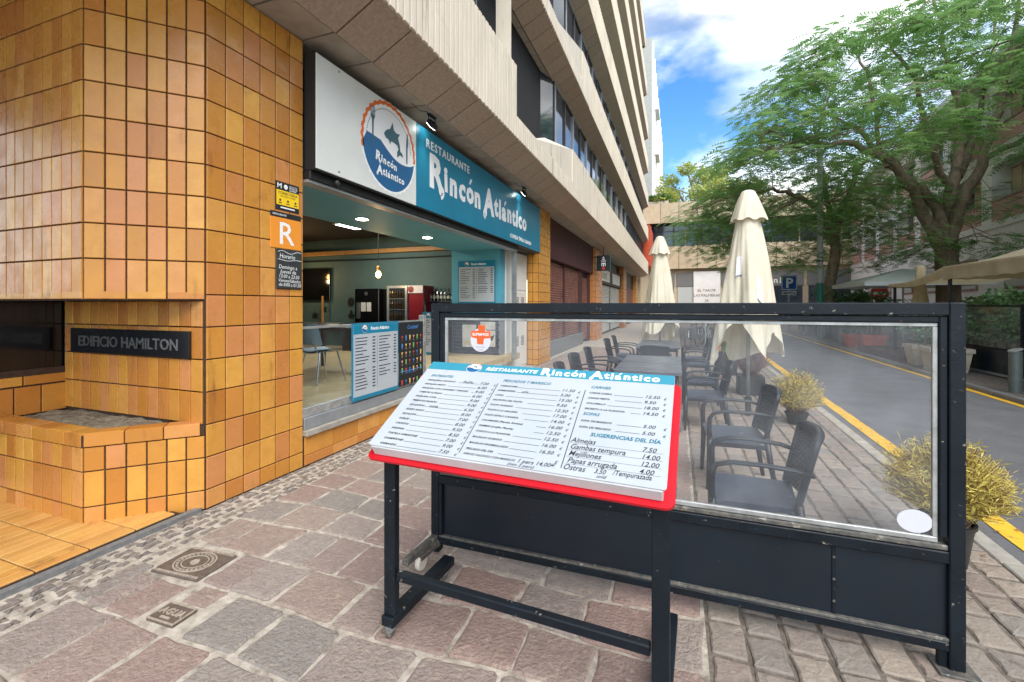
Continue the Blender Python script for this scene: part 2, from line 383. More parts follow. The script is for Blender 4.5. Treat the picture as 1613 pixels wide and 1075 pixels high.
# pavements
def slab(poly, z1, m, nm):
    mb = MB(); mb.prism(poly, -.15, z1); o = mb.build(nm, m); struct(o); return o
pave = slab([(-3.9, -3), (.13, -3), (.13, 60), (-3.9, 60)], -.010, 'mortar', 'pavement')
setp = slab([(.13, -3), (rl(-3)-.13, -3), (rl(60)-.13, 60), (.13, 60)], -.010, 'sett_joint', 'terrace_pavement')
rpav = slab([(rr(-10)+.1, -10), (40, -10), (40, 80), (rr(80)+.1, 80)], .06, 'sett_joint', 'far_pavement')
# kerb stones between terrace and road
kid = 0
y = -1.0
while y < 24:
    ln = random.uniform(.55, .8); mb = MB()
    a, b = rl(y)-.125, rl(y+ln)-.125
    mb.box(0, .12, 0, ln-.014, -.12, random.uniform(-.004, .002), c=.008)
    o = mb.build('kerb_stone', 'kerb', setp, M=T3((a, y, 0)) @ Rz(-math.atan((b-a)/ln)))
    y += ln
y = -8
while y < 30:
    mb = MB(); mb.box(0, .12, 0, .98, -.12, .068, c=.012)
    mb.build('kerb_stone', 'granite', rpav, M=T3((rr(y)-.022, y, 0)) @ Rz(-math.atan(.027))); y += 1.0
def stone(poly, zt, ch=.008, dep=.05, rough=.003):
    """one irregular stone: prism with a chamfered, slightly uneven top"""
    n = len(poly); cx = sum(p[0] for p in poly)/n; cy = sum(p[1] for p in poly)/n
    vs = []
    for p in poly: vs.append((p[0]-cx, p[1]-cy, -dep))
    for p in poly: vs.append((p[0]-cx, p[1]-cy, -ch))
    for p in poly:
        d = Vector((p[0]-cx, p[1]-cy)); l = d.length; k = (l-ch*1.6)/l; vs.append((d.x*k, d.y*k, random.uniform(-rough, rough)))
    vs.append((0, 0, random.uniform(0, rough)))
    fs = [(i, (i+1) % n, n+(i+1) % n, n+i) for i in range(n)]+[(n+i, n+(i+1) % n, 2*n+(i+1) % n, 2*n+i) for i in range(n)]+[(2*n+i, 2*n+(i+1) % n, 3*n) for i in range(n)]
    mb = MB(); mb.add(vs, fs); return mb, T3((cx, cy, zt))
def quadpoly(c, gap, jit):
    """four corners -> eight-point outline shrunk by the joint, edges wobbling"""
    cx = sum(p[0] for p in c)/4; cy = sum(p[1] for p in c)/4; o = []
    for i in range(4):
        a, b = c[i], c[(i+1) % 4]
        for t in (0.05, .37, .68, .95):
            x = a[0]+(b[0]-a[0])*t; y = a[1]+(b[1]-a[1])*t
            d = Vector((x-cx, y-cy)); l = d.length
            k = 1-gap/l*1.2; o.append((cx+d.x*k+random.uniform(-jit, jit), cy+d.y*k+random.uniform(-jit, jit)))
    return o
COVERS = [(-2.90, -2.52, 1.69, 1.99), (-2.47, -2.27, 1.42, 1.57)]
def hits(x0, x1, y0, y1): return any(x0 < c[1] and x1 > c[0] and y0 < c[3] and y1 > c[2] for c in COVERS)
# large pinkish stones in rows across the pavement
far = MB()
rows = [.08]
while rows[-1] < 16: rows.append(rows[-1]+random.choice((.29, .31, .34, .37)))
def bnd(i, x): return rows[i]+.018*math.sin(x*2.3+i*1.7)+.012*math.sin(x*5.1+i)
for i in range(len(rows)-1):
    x = -3.0+random.uniform(-.02, .02); first = True
    while x < .1:
        wd = random.uniform(.24, .41); x2 = x+wd
        if x2 > -.08: x2 = .125
        sk = random.uniform(-.03, .03)
        xa = x+(0 if first else sk*.5)
        xm = .5*(x+x2)
        pieces = [[(xa, bnd(i, x)), (x2+sk*.5, bnd(i, x2)), (x2-sk*.5, bnd(i+1, x2)), (xa, bnd(i+1, x))]]
        if random.random() < .12 and x2-x > .40:
            pieces = [[(xa, bnd(i, x)), (xm, bnd(i, xm)), (xm, bnd(i+1, xm)), (xa, bnd(i+1, x))], [(xm, bnd(i, xm)), (x2+sk*.5, bnd(i, x2)), (x2-sk*.5, bnd(i+1, x2)), (xm, bnd(i+1, xm))]]
        for q in pieces:
            xs = [p[0] for p in q]; yv = [p[1] for p in q]
            if hits(min(xs), max(xs), min(yv), max(yv)):
                # cut back around the iron covers
                for c in COVERS:
                    if min(xs) < c[1] and max(xs) > c[0] and min(yv) < c[3] and max(yv) > c[2]:
                        lo, hi = min(yv), max(yv)
                        subs = []
                        if max(xs) > c[1]+.1: subs.append((max(c[1]+.01, min(xs)), max(xs), lo, hi))
                        if min(xs) < c[0]-.1: subs.append((min(xs), c[0]-.01, lo, hi))
                        if hi > c[3]+.09: subs.append((max(min(xs), c[0]-.01), min(max(xs), c[1]+.01), c[3]+.01, hi))
                        if lo < c[2]-.09: subs.append((max(min(xs), c[0]-.01), min(max(xs), c[1]+.01), lo, c[2]-.01))
                        for (a, b, cc, d) in subs:
                            if b-a > .07 and d-cc > .07:
                                mb, M = stone(quadpoly([(a, cc), (b, cc), (b, d), (a, d)], .010, .005), .0); mb.build('paving_stone', 'paving', pave, M=M)
                        break
                continue
            mb, M = stone(quadpoly(q, random.uniform(.008, .013), .005), random.uniform(-.003, .003))
            if rows[i] < 7.3: mb.build('paving_stone', 'paving', pave, M=M)
            else: far.add(mb.v, mb.f, M)
        x = x2; first = False
stuff(far.build('far_paving_stones', 'paving', pave))
# cobble strip along the building
def strip(x0, x1, nrow, y0, y1, lmin, lmax, par, mname, nm, limit, gap, jit, sh=0):
    lst = []; cw = (x1-x0)/nrow
    for r in range(nrow):
        y = y0+random.uniform(0, lmin)
        while y < y1:
            ln = random.uniform(lmin, lmax)
            a = x0+r*cw+sh*y*r/nrow; wob = .012*math.sin(y*1.7+r)*(1 if sh == 0 else .3); c_ = cw+sh*y/nrow
            lst.append((math.hypot(a, y), [(a+wob, y), (a+c_+wob, y), (a+c_+wob, y+ln), (a+wob, y+ln)])); y += ln
    lst.sort(key=lambda q: q[0])
    rest = MB(); n = 0
    for d, q in lst:
        xs = [p[0] for p in q]; yv = [p[1] for p in q]
        if hits(min(xs), max(xs), min(yv), max(yv)): continue
        mb, M = stone(quadpoly(q, gap, jit), random.uniform(-.004, .004), ch=.006, dep=.04)
        M = M @ Matrix.Rotation(random.uniform(-.03, .03), 4, 'X')
        vis = mb
        if n < limit and yv[0] > .9: mb.build(nm, mname, par, M=M); n += 1
        else: rest.add(mb.v, mb.f, M)
    stuff(rest.build('far_'+nm+'s', mname, par))
strip(-3.34, -3.0, 5, .6, 14, .075, .15, pave, 'cobble', 'cobblestone', 300, .020, .007)
strip(.14, 1.73, 10, 1.7, 16, .15, .26, setp, 'sett', 'sett', 300, .010, .004, .027)
# iron covers
c = thing('manhole_cover', 'square brown iron cover with a ring of relief dots in the paving', 'manhole cover', M=T3((-2.71, 1.84, 0)) @ Rz(R(4)) @ Matrix.Diagonal((.86, .9, 1, 1)))
mb = MB(); mb.box(-.205, .205, -.145, .145, -.03, .003, c=.003); mb.build('plate', 'cast_iron', c, local=True)
mb = MB(); n = 40
for rr0, rr1 in ((.9, .98), (.58, .63)):
    vs = []
    for i in range(n):
        t = 2*math.pi*i/n
        for q, z in ((rr0, .004), (rr0, .009), (rr1, .009), (rr1, .004)): vs.append((.15*q*math.cos(t), .115*q*math.sin(t), z))
    mb.add(vs, [(4*i+k, 4*((i+1) % n)+k, 4*((i+1) % n)+k+1, 4*i+k+1) for i in range(n) for k in range(3)])
mb.build('ring', 'iron_worn', c, local=True)
mb = MB()
for k in range(26):
    t = 2*math.pi*k/26
    mb.box(.118*math.cos(t)-.008, .118*math.cos(t)+.008, .09*math.sin(t)-.006, .09*math.sin(t)+.006, .003, .009)
for k in range(15):
    x = -.18+.0257*k
    for yy in (-.13, .13): mb.box(x-.009, x+.009, yy-.008, yy+.008, .003, .008)
mb.lathe([(.03, .003), (.03, .009), (.015, .011)], 10); stuff(mb.build('relief', 'iron_worn', c, local=True))
c = thing('water_cover', 'small rectangular iron water cover lettered AGUA in the paving', 'manhole cover', (-2.37, 1.495, 0), R(2))
mb = MB(); mb.box(-.092, .092, -.062, .062, -.03, .003, c=.003); mb.build('plate', 'cast_iron', c, local=True)
mb = MB()
for a in ((-.092, .092, -.062, -.054), (-.092, .092, .054, .062), (-.092, -.084, -.053, .053), (.084, .092, -.053, .053)): mb.box(a[0], a[1], a[2], a[3], .0032, .008)
mb.box(-.03, .03, -.04, -.028, .0032, .008); mb.build('rim', 'iron_worn', c, local=True)
text('AGUA', .055, W[c] @ T3((0, -.012, .0055)), 'iron_worn', c, 'lettering', 'CENTER', bold=.02, ext=.0025)
# tiled forecourt floor of the entrance (slightly raised)
ent = slab([(-9, -4), (-3.40, -4), (-3.40, 2.2), (-3.9, 2.2), (-3.9, 1.9), (-9, 1.9)], .028, 'tile_joint', 'entrance_floor')
mb = MB(); mb.box(-3.397, -3.345, -3, 2.32, -.1, .022); mb.build('edge_strip', 'granite', ent)
mb = MB(); mb.box(.003, .077, .004, .246, 0, .012, c=.003); tm = mb.mesh('floor_tile', 'floor_tile')
n = 0
for i in range(34):
    for j in range(14):
        x = -3.402-.08*(i+1); y = 2.17-.25*(j+1)
        if y < .2: continue
        if x > -3.93 or y+.25 < 1.95:
            d = -x*math.sin(YAW)+(y+.2)*math.cos(YAW); u = (x*math.cos(YAW)+y*math.sin(YAW))/max(d, .1)
            if u > -1.35 and d > .8: inst('floor_tile', tm, ent, T3((x, y, .028))); n += 1
print('floor tiles', n)
# ================================================================== THE LEFT BUILDING
XW = -3.35; PY0, PY1 = 2.35, 3.28; TT = .497
bld = thing('apartment_building', 'tall concrete building with ribbed bands over an orange tiled ground floor', 'building', (XW, PY0, 0))
ZJ = [0]+[.145+.2465*k for k in range(17)]
TM = {}
def tilemesh(w_, h_):
    k = (round(w_, 4), round(h_, 4))
    if k not in TM:
        mb = MB(); g = .0048; e = .003
        a, b, c2, d = g, w_-g, g, h_-g
        mb.add([(a, c2, 0), (b, c2, 0), (b, d, 0), (a, d, 0), (a, c2, .009), (b, c2, .009), (b, d, .009), (a, d, .009), (a+e, c2+e, .012), (b-e, c2+e, .012), (b-e, d-e, .012), (a+e, d-e, .012)],
               [(0, 1, 5, 4), (1, 2, 6, 5), (2, 3, 7, 6), (3, 0, 4, 7), (4, 5, 9, 8), (5, 6, 10, 9), (6, 7, 11, 10), (7, 4, 8, 11), (8, 9, 10, 11)])
        TM[k] = mb.mesh('tile', 'tile')
    return TM[k]
tile_n = 0
def tiled(par, o, xd, ncol, cw, zs, vis=None):
    """tiles over a wall: origin o, horizontal direction xd (tile normals = xd x z), rows between the heights zs"""
    global tile_n
    for j in range(len(zs)-1):
        h_ = zs[j+1]-zs[j]
        if h_ < .02: continue
        me = tilemesh(cw, h_)
        for i in range(ncol):
            p = Vector(o)+Vector(xd)*cw*i; p.z = zs[j]
            M = frame(p, xd, (0, 0, 1)); M = M @ Matrix.Rotation(random.uniform(-.006, .006), 4, 'Y') @ Matrix.Rotation(random.uniform(-.006, .006), 4, 'X')
            inst('tile', me, par, M); tile_n += 1
def wallpart(poly, z0, z1, nm='tiled_wall', m='tile_joint'):
    mb = MB(); mb.prism(poly, z0, z1); return mb.build(nm, m, bld)
C45 = (XW-TT, PY0-TT)                               # outer corner of the 45 degree face
s2 = math.sqrt(.5)
up = [z for z in ZJ if 1.6 < z < 4.0]+[4.06]
# chamfer pillar beside the shop
pil = wallpart([(XW, PY0), (XW, PY1), (-3.75, PY1), (-3.75, PY0)], -.1, 4.06)
tiled(pil, (XW, PY0, 0), (0, 1, 0), 6, (PY1-PY0)/6, [z for z in ZJ if z < 4.0]+[4.06])
tiled(pil, (XW, PY1, 0), (-1, 0, 0), 2, .15, [z for z in ZJ if .4 < z < 2.9])
# overhanging box: 45 degree face and the face towards the entrance
boxw = wallpart([(XW-.003, PY0-.003), C45, (C45[0]-1.6, C45[1]), (C45[0]-1.6, PY0-.003)], 1.58, 5.2)
L45 = TT/s2
tiled(boxw, (C45[0], C45[1], 0), (s2, s2, 0), 6, L45/6, [z for z in up if z < 4.07])
tiled(boxw, (C45[0]-1.2, C45[1], 0), (1, 0, 0), 10, .12, [z for z in up if z < 4.07])
me_ = tilemesh(L45/3, .062)
for i in range(3): inst('tile', me_, boxw, frame((C45[0]+s2*L45/3*i, C45[1]+s2*L45/3*i, 1.585), (s2, s2, 0), (0, 0, 1))); tile_n += 1
me_ = tilemesh(.24, .062)
for i in range(5): inst('tile', me_, boxw, frame((C45[0]-1.2+.24*i, C45[1], 1.585), (1, 0, 0), (0, 0, 1))); tile_n += 1
# recess behind the planter: inner wall with the nameplate, dark window
XI = -5.14
inn = wallpart([(XI, PY0), (XW-.05, PY0), (XW-.05, PY0+.3), (XI, PY0+.3)], .3, 1.58)
tiled(inn, (XI, PY0, 0), (1, 0, 0), 14, (XW-XI-.02)/14, [z for z in ZJ if .6 < z < 1.5]+[1.58])
mb = MB(); mb.box(XI-.3, XI, 1.2, PY0, .3, 1.0); inw = mb.build('tiled_wall', 'tile_joint', bld)
tiled(inw, (XI, 1.5, 0), (0, 1, 0), 5, .17, [.62, .86]); tiled(inw, (XI, 1.5, 0), (0, 1, 0), 3, .283, [.865, .95])
mb = MB(); mb.box(XI-.06, XI-.02, 1.2, PY0, 1.0, 1.6); mb.build('dark_window', 'tv', bld)
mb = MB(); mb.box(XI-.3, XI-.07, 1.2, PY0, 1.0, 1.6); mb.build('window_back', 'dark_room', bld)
# planter
pl = wallpart([(XW-.02, PY0-.02), C45, (C45[0]-1.5, C45[1]), (C45[0]-1.5, PY0-.02)], -.1, .56, 'planter')
tiled(pl, (C45[0], C45[1], 0), (s2, s2, 0), 6, L45/6, [0, .145, .3915, .56]); tiled(pl, (C45[0]-1.2, C45[1], 0), (1, 0, 0), 10, .12, [0, .145, .3915, .56])
k = .13
mb = MB(); mb.prism([(C45[0]-.006, C45[1]-.014), (XW+.0, PY0-.006), (XW-k*1.2, PY0-.006), (C45[0]-.05, C45[1]+k)], .562, .64); mb.prism([(C45[0]-1.5, C45[1]-.014), (C45[0]-.008, C45[1]-.014), (C45[0]-.052, C45[1]+k), (C45[0]-1.5, C45[1]+k)], .562, .64)
cap = mb.build('planter_cap', 'tile_joint', pl)
def capt(o, xd, n, ln, w_):
    for i in range(n):
        q = MB(); q.box(.003, ln-.003, 0, w_, .0, .014, c=.003)
        q.build('cap_tile', 'tile', pl, M=T3(Vector(o)+Vector(xd)*ln*i) @ Rz(math.atan2(xd[1], xd[0])))
        q = MB(); q.box(.003, ln-.003, -.014, -.001, -.078, .012, c=.003)
        q.build('cap_tile', 'tile', pl, M=T3(Vector(o)+Vector(xd)*ln*i) @ Rz(math.atan2(xd[1], xd[0])))
capt((C45[0]+.004, C45[1]-.002, .6425), (s2, s2, 0), 3, L45/3-.01, .125); capt((C45[0]-1.202, C45[1]-.003, .64), (1, 0, 0), 6, .2, .125)
mb = MB(); mb.grid(lambda u, v: (C45[0]-1.45+1.95*u*(.55+.45*v)+.0, C45[1]+.1+(PY0-C45[1]-.1)*v, .60+.03*random.random()), 26, 10); mb.build('soil', 'soil', pl)
# nameplate
npM = frame((-5.0, PY0-.014, 1.135), (1, 0, 0), (0, 0, 1))
mb = MB(); mb.box(0, 1.52, 0, .21, 0, .022, M=npM, c=.003); npl = mb.build('nameplate', 'plate', bld)
npl['label'] = 'black polished plate lettered EDIFICIO HAMILTON'
text('EDIFICIO HAMILTON', .125, npM @ T3((.76, .06, .0235)), 'steel_letter', npl, 'lettering', 'CENTER', bold=.012, sx=1.10, ext=.001)
# small vertical hair crack of dark drip stains at the pillar is in the tile material
# --- body of the building behind the facade
YE = 43.0
mb = MB(); mb.box(-16, -4.2, PY1+.002, YE, 4.07, 30.4); mb.build('core', 'concrete', bld)
mb = MB(); mb.prism([(C45[0]-1.6, C45[1]+.02), (C45[0]+.02, C45[1]+.02), (XW-.02, PY0+.02), (XW-.02, PY1), (-16, PY1), (-16, C45[1]+.02)], 5.2, 9); mb.build('corner_block', 'concrete', bld)
# --- concrete storey bands: flat soffit panels, sloping panels, ribbed fascia, windows
XJ, XF, P = -2.97, -2.48, 3.15
PW = .53
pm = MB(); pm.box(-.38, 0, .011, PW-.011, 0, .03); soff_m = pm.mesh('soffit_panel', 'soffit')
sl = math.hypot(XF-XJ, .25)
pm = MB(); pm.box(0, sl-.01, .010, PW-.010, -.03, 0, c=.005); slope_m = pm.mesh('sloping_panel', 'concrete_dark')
pm = MB(); pm.box(0, .035, 0, .082, -.02, 1.15, c=.004); rib_m = pm.mesh('rib', 'concrete')
pm = MB(); pm.box(0, .035, 0, .082, -.02, .335, c=.004); ribs_m = pm.mesh('rib', 'concrete')
rib_n = 0; pan_n = 0
def notch(k): return (6.8, 7.9, 11.0) if k == 0 else ((8.6, 9.4, 12.2) if k == 1 else None)
for k in range(8):
    z0 = 4.06+P*k; zb = z0+.24; zt = zb+1.15
    nt_ = notch(k); y0 = -3.0 if k == 0 else 2.0
    ye = YE-(0 if k < 5 else 2.0*(k-4))
    # backing for joints (dark) and the fascia wall
    mb = MB(); mb.prism([(-4.3, z0+.035), (XJ, z0+.035), (XF-.02, zb+.04), (XF-.02, zb+.2), (-4.3, zb+.2)], 0, ye-y0, M=Matrix(((1, 0, 0, 0), (0, 0, 1, y0), (0, 1, 0, 0), (0, 0, 0, 1))))
    bandp = mb.build('storey_band', 'joint_dark', bld)
    mb = MB()
    if nt_:
        a, b, c2 = nt_
        mb.box(XF-.12, XF, y0, a, zb, zt); mb.box(XF-.12, XF, a+.0, c2, zb, zb+.34); mb.box(XF-.12, XF, c2, ye, zb, zt)
    else: mb.box(XF-.12, XF, y0, ye, zb, zt)
    mb.build('fascia', 'concrete', bandp)
    if nt_:
        mb = MB()   # smooth shoulder that rises from the low parapet to the window sill
        A_, B_, C_, D_ = (XF-.002, b, zb+.34), (XF-.002, c2, zb+.34), (XF-.002, c2, zt-.0), (XF-.42, c2-1.0, zt)
        mb.add([A_, B_, C_, D_, (XF-.5, b, zb+.34), (XF-.5, c2, zb+.34), (XF-.5, c2, zt)], [(0, 1, 2), (0, 2, 3), (0, 3, 4), (3, 2, 6), (2, 1, 5, 6)])
        mb.build('shoulder', 'concrete', bandp)
        mb = MB(); mb.box(-3.55, XF-.11, a, b+.3, zb+.3, zb+.34); mb.build('recess_sill', 'concrete', bandp)
    # ribs on the near part
    for (ra, rb, me, lim) in ((-.5 if k == 0 else 5.6, 13.3, rib_m, 0),):
        y = ra
        while y < rb and k < 2:
            low = nt_ and nt_[0] < y < nt_[2]
            if not (k == 0 and y < 2.4): inst('rib', ribs_m if low else rib_m, bandp, T3((XF, y, zb))); rib_n += 1
            y += .115
    if k >= 2:                                       # far storeys: shallow ribs joined, too fine to pick apart
        mb = MB(); y = 11
        while y < ye-.1: mb.box(XF, XF+.02, y, y+.05, zb-.015, zt-.01); y += .2
        stuff(mb.build('rib_field', 'concrete', bandp))
    else:
        mb = MB(); y = 13.4
        while y < ye-.1: mb.box(XF, XF+.014, y, y+.05, zb-.01, zt-.01); y += .2
        stuff(mb.build('rib_field', 'concrete', bandp))
    # soffit and slope panels one by one where they can be told apart
    lim = {0: 24, 1: 26, 2: 20}.get(k, 0); start = {0: 2.75, 1: 5.4, 2: 9.5}.get(k, 12)
    y = start-.0; rest = MB(); ang = -math.atan2(.25, XF-XJ)
    while y < ye-PW:
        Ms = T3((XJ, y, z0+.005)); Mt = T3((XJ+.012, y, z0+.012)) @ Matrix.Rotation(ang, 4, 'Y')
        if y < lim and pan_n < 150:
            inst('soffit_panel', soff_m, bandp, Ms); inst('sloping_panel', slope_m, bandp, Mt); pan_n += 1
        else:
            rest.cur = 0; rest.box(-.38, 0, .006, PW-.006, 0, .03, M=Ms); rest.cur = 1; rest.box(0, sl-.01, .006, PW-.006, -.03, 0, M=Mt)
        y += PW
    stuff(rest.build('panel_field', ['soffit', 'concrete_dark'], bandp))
    if k == 0:                                        # soffit over the pillar corner, towards the entrance
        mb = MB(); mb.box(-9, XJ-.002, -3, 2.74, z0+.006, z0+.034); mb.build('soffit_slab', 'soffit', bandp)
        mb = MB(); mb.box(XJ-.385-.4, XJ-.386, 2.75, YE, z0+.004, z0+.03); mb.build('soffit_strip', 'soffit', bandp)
    # windows above the band
    if k < 7:
        wz0, wz1 = zt-.02, z0+P+.03
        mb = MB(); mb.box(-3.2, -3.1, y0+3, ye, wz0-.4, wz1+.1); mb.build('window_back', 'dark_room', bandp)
        y = (11.0 if k == 0 else (12.2 if k == 1 else 10.5)) ; i = 0
        nwin = 18 if k < 2 else 0
        if k == 0:
            for (wy0, wy1) in ((2.0, 3.4), (3.45, 4.9), (4.95, 6.4)):
                mb = MB(); mb.box(-2.99, -2.97, wy0, wy1, wz0, wz1); mb.build('pane', 'window_glass', bandp)
        for i in range(nwin):
            y2 = y+1.05
            f = MB(); f.box(-2.98, -2.9, y, y+.07, wz0-.3, wz1); f.box(-2.975, -2.905, y+.07, y2, wz0-.06, wz0+.06); f.box(-2.975, -2.905, y+.07, y2, wz1-.07, wz1); fr_ = f.build('window', 'alu' if i % 2 == 0 else 'frame_dark', bandp)
            f = MB(); f.box(-2.95, -2.94, y+.07, y2, wz0+.06, wz1-.07); f.build('pane', 'window_glass', fr_) if False else f.build('pane', 'window_glass', bandp)
            if random.random() < .55 and k == 0:
                f = MB(); f.box(-2.965, -2.955, y+.09, y2-.02, wz0+.06, wz0+random.choice((.25, .45, .6))); f.build('blind', 'window_blind', bandp)
            y = y2
        mb = MB(); mb.box(-3.0, -2.95, y, ye, wz0-.2, wz1); mb.build('window_band', 'window_glass', bandp)
        mb = MB(); yy = y
        while yy < ye: mb.box(-2.94, -2.9, yy, yy+.08, wz0-.2, wz1); yy += 1.05
        stuff(mb.build('mullion_field', 'frame_dark', bandp))
        if nt_:      # dark glass return in the recess
            a, b, c2 = nt_
            for (p, q) in (((-3.4, a), (-3.4, c2-1.6)), ((-3.4, c2-1.6), (-2.93, c2-.05))):
                d = Vector((q[0]-p[0], q[1]-p[1], 0)); ln = d.length; M = T3((p[0], p[1], 0)) @ Rz(math.atan2(d.y, d.x))
                f = MB(); f.box(.04, ln-.04, -.012, .0, zb+.45, wz1-.02, M=M); f.build('pane', 'window_glass', bandp)
                f = MB(); f.box(0, .04, -.03, .03, zb+.34, wz1, M=M); f.box(ln-.04, ln, -.03, .03, zb+.34, wz1, M=M); f.box(.04, ln-.04, -.03, .03, zb+.34, zb+.45, M=M); f.build('window_frame', 'frame_dark', bandp)
            mb = MB(); mb.box(XF-.3, XF-.05, a-.06, a-.01, zb+.34, wz1-.25); mb.build('recess_cheek', 'concrete', bandp)
print('tiles', tile_n, 'ribs', rib_n, 'panels', pan_n)
# ================================================================== RESTAURANT FRONT
FX = lambda y, z, x: frame((x, y, z), (0, 1, 0), (0, 0, 1))      # on a plane facing the street
FY = lambda x, z, y: frame((x, y, z), (1, 0, 0), (0, 0, 1))      # on a plane facing the camera's side
def sc(s): return Matrix.Diagonal((s, s, s, 1))
def logo(M, r, parent, fine=True, dz=.0012):
    """round restaurant emblem: scalloped disc, orange and white rim, dots, fish, fork, knife, blue sea"""
    lay = lambda i: T3((0, 0, dz*i))
    n = 96; wav = lambda R0, amp, k, t: R0+amp*math.cos(k*t)
    circ = lambda R0, amp=0, k=28, a0=0, a1=2*math.pi, m=n: [(wav(R0, amp, k, a0+(a1-a0)*i/m)*math.cos(a0+(a1-a0)*i/m)*r, wav(R0, amp, k, a0+(a1-a0)*i/m)*math.sin(a0+(a1-a0)*i/m)*r) for i in range(m+(0 if a1-a0 > 6.2 else 1))]
    mb = MB(); mb.prism(circ(.98, .02, 32), 0, dz*.6, M @ lay(0)); disc = mb.build('logo', 'white_print', parent)
    mb = MB(); a = circ(.97, .02, 32, R(-5), R(195), 64); b = circ(.89, .012, 32, R(-5), R(195), 64)
    mb.add([(p[0], p[1], 0) for p in a]+[(p[0], p[1], 0) for p in b], [(i, i+1, 66+i-0, 65+i) for i in range(64)], M @ lay(1)); mb.build('rim', 'orange_print', disc)
    # sea: lower part with a sloping wave edge
    pts = []
    for i in range(25):
        t = R(188)+R(165)*i/24; pts.append((.93*math.cos(t)*r, .93*math.sin(t)*r))
    top = [(.90-1.80*i/16, -.15+.26*(i/16)-.20*math.sin(math.pi*min(1, i/11))+.05*math.sin(math.pi*i/16)) for i in range(1, 16)]
    pts += [(x*r, y*r) for x, y in top]
    mb = MB(); mb.flat(pts, 0, M @ lay(1)); mb.build('sea', 'navy_print', disc)
    if fine:
        mb = MB()
        for i in range(44):
            t = R(8)+R(164)*i/43; x, y = .80*math.cos(t)*r, .80*math.sin(t)*r; q = .012*r
            mb.flat([(x-q, y-q), (x+q, y-q), (x+q, y+q), (x-q, y+q)], 0, M @ lay(1))
        mb.build('dots', 'ink', disc)
    fish = [(x*.86+.04, y*.86+.06) for x, y in [(-.32, .22), (-.22, .34), (-.06, .42), (.04, .62), (.10, .44), (.20, .40), (.36, .42), (.28, .30), (.36, .14), (.38, -.02), (.46, -.04), (.52, -.14), (.36, -.12), (.24, -.22), (.24, -.08), (.30, .02), (.24, .10), (.10, .12), (-.02, .12), (-.06, .02), (-.12, .12), (-.24, .14)]]
    mb = MB(); mb.flat([(x*r, y*r) for x, y in fish[::-1]], 0, M @ lay(2)); mb.build('fish', 'fish_print', disc)
    fork = [(-.62, -.08), (-.58, -.08), (-.57, .40), (-.53, .48), (-.53, .68), (-.55, .68), (-.555, .5), (-.575, .5), (-.58, .68), (-.61, .68), (-.62, .5), (-.64, .5), (-.65, .68), (-.67, .68), (-.67, .48), (-.63, .40)]
    knife = [(.60, -.16), (.65, -.16), (.66, .2), (.68, .3), (.67, .5), (.63, .56), (.60, .3)]
    mb = MB(); mb.flat([(x*r, y*r) for x, y in fork], 0, M @ lay(2)); mb.flat([(x*r, y*r) for x, y in knife], 0, M @ lay(2)); mb.build('cutlery', 'fish_print', disc)
    if fine:
        fancy('Rincón', .215*r, M @ T3((-.52*r, -.36*r, dz*3)) @ Matrix.Rotation(R(-6), 4, 'Z'), 'white_print', disc)
        fancy('Atlántico', .205*r, M @ T3((-.46*r, -.64*r, dz*3)) @ Matrix.Rotation(R(-2), 4, 'Z'), 'white_print', disc)
    return disc
ADV = {'R': .66, 'i': .30, 'n': .58, 'c': .52, 'ó': .58, 'A': .72, 't': .40, 'l': .30, 'á': .56, 'o': .58}
def fancy(s, size, M, m, parent, sx=1.0, name='lettering', ext=0):
    """bouncing bold letters with curled swashes on the capitals"""
    x = 0; bold = .042
    for i, ch in enumerate(s):
        cap = ch.isupper(); sz = size*(1.25 if cap else 1.0)
        dy = .02*size*math.sin(i*2.1)
        base_ch = {'á': 'a', 'ó': 'o'}.get(ch, ch)
        LM = M @ T3((x, dy-(.04*size if cap else 0), 0)) @ Matrix.Rotation(R(3*math.sin(i*1.7)), 4, 'Z')
        text(base_ch, sz, LM, m, parent, name, bold=bold, sx=sx, ext=ext)
        if base_ch != ch:
            ac = MB(); ac.prism([(.20*sz*sx, .60*sz), (.29*sz*sx, .58*sz), (.44*sz*sx, .76*sz), (.32*sz*sx, .79*sz)], 0, ext+.0003, M=LM); ac.build('accent', m, parent)
        adv = ADV.get(ch, .56)*sz*sx*1.07
        if cap:
            mb = MB(); pts = []
            x0, y0 = (x+.50*sz*sx, .06*sz) if ch == 'R' else (x+.10*sz*sx, .06*sz)
            sgn = 1 if ch == 'R' else -1
            for k in range(15):
                t = k/14; ang = R(-90)+sgn*R(330)*t; rad = .15*sz*(1-.66*t)
                pts.append((x0+sgn*.03*sz+rad*math.cos(ang)*1.0, y0-.12*sz+rad*math.sin(ang)+.0, 0))
            hw = .034*sz; vs = []
            for k, p in enumerate(pts):
                a = Vector(pts[min(k+1, 14)])-Vector(pts[max(k-1, 0)]); nn = Vector((-a.y, a.x, 0)).normalized()*hw*(1.2-.3*k/14)
                vs += [Vector(p)+nn, Vector(p)-nn]
            mb.add(vs, [(2*k, 2*k+1, 2*k+3, 2*k+2) for k in range(14)], M @ T3((0, 0, ext+.0004)))
            e = pts[-1]; q = .055*sz; mb.flat([(e[0]+q*math.cos(t*.785), e[1]+q*math.sin(t*.785)) for t in range(8)], 0, M @ T3((0, 0, ext+.0008)))
            mb.build('swash', m, parent)
        x += adv
    return x
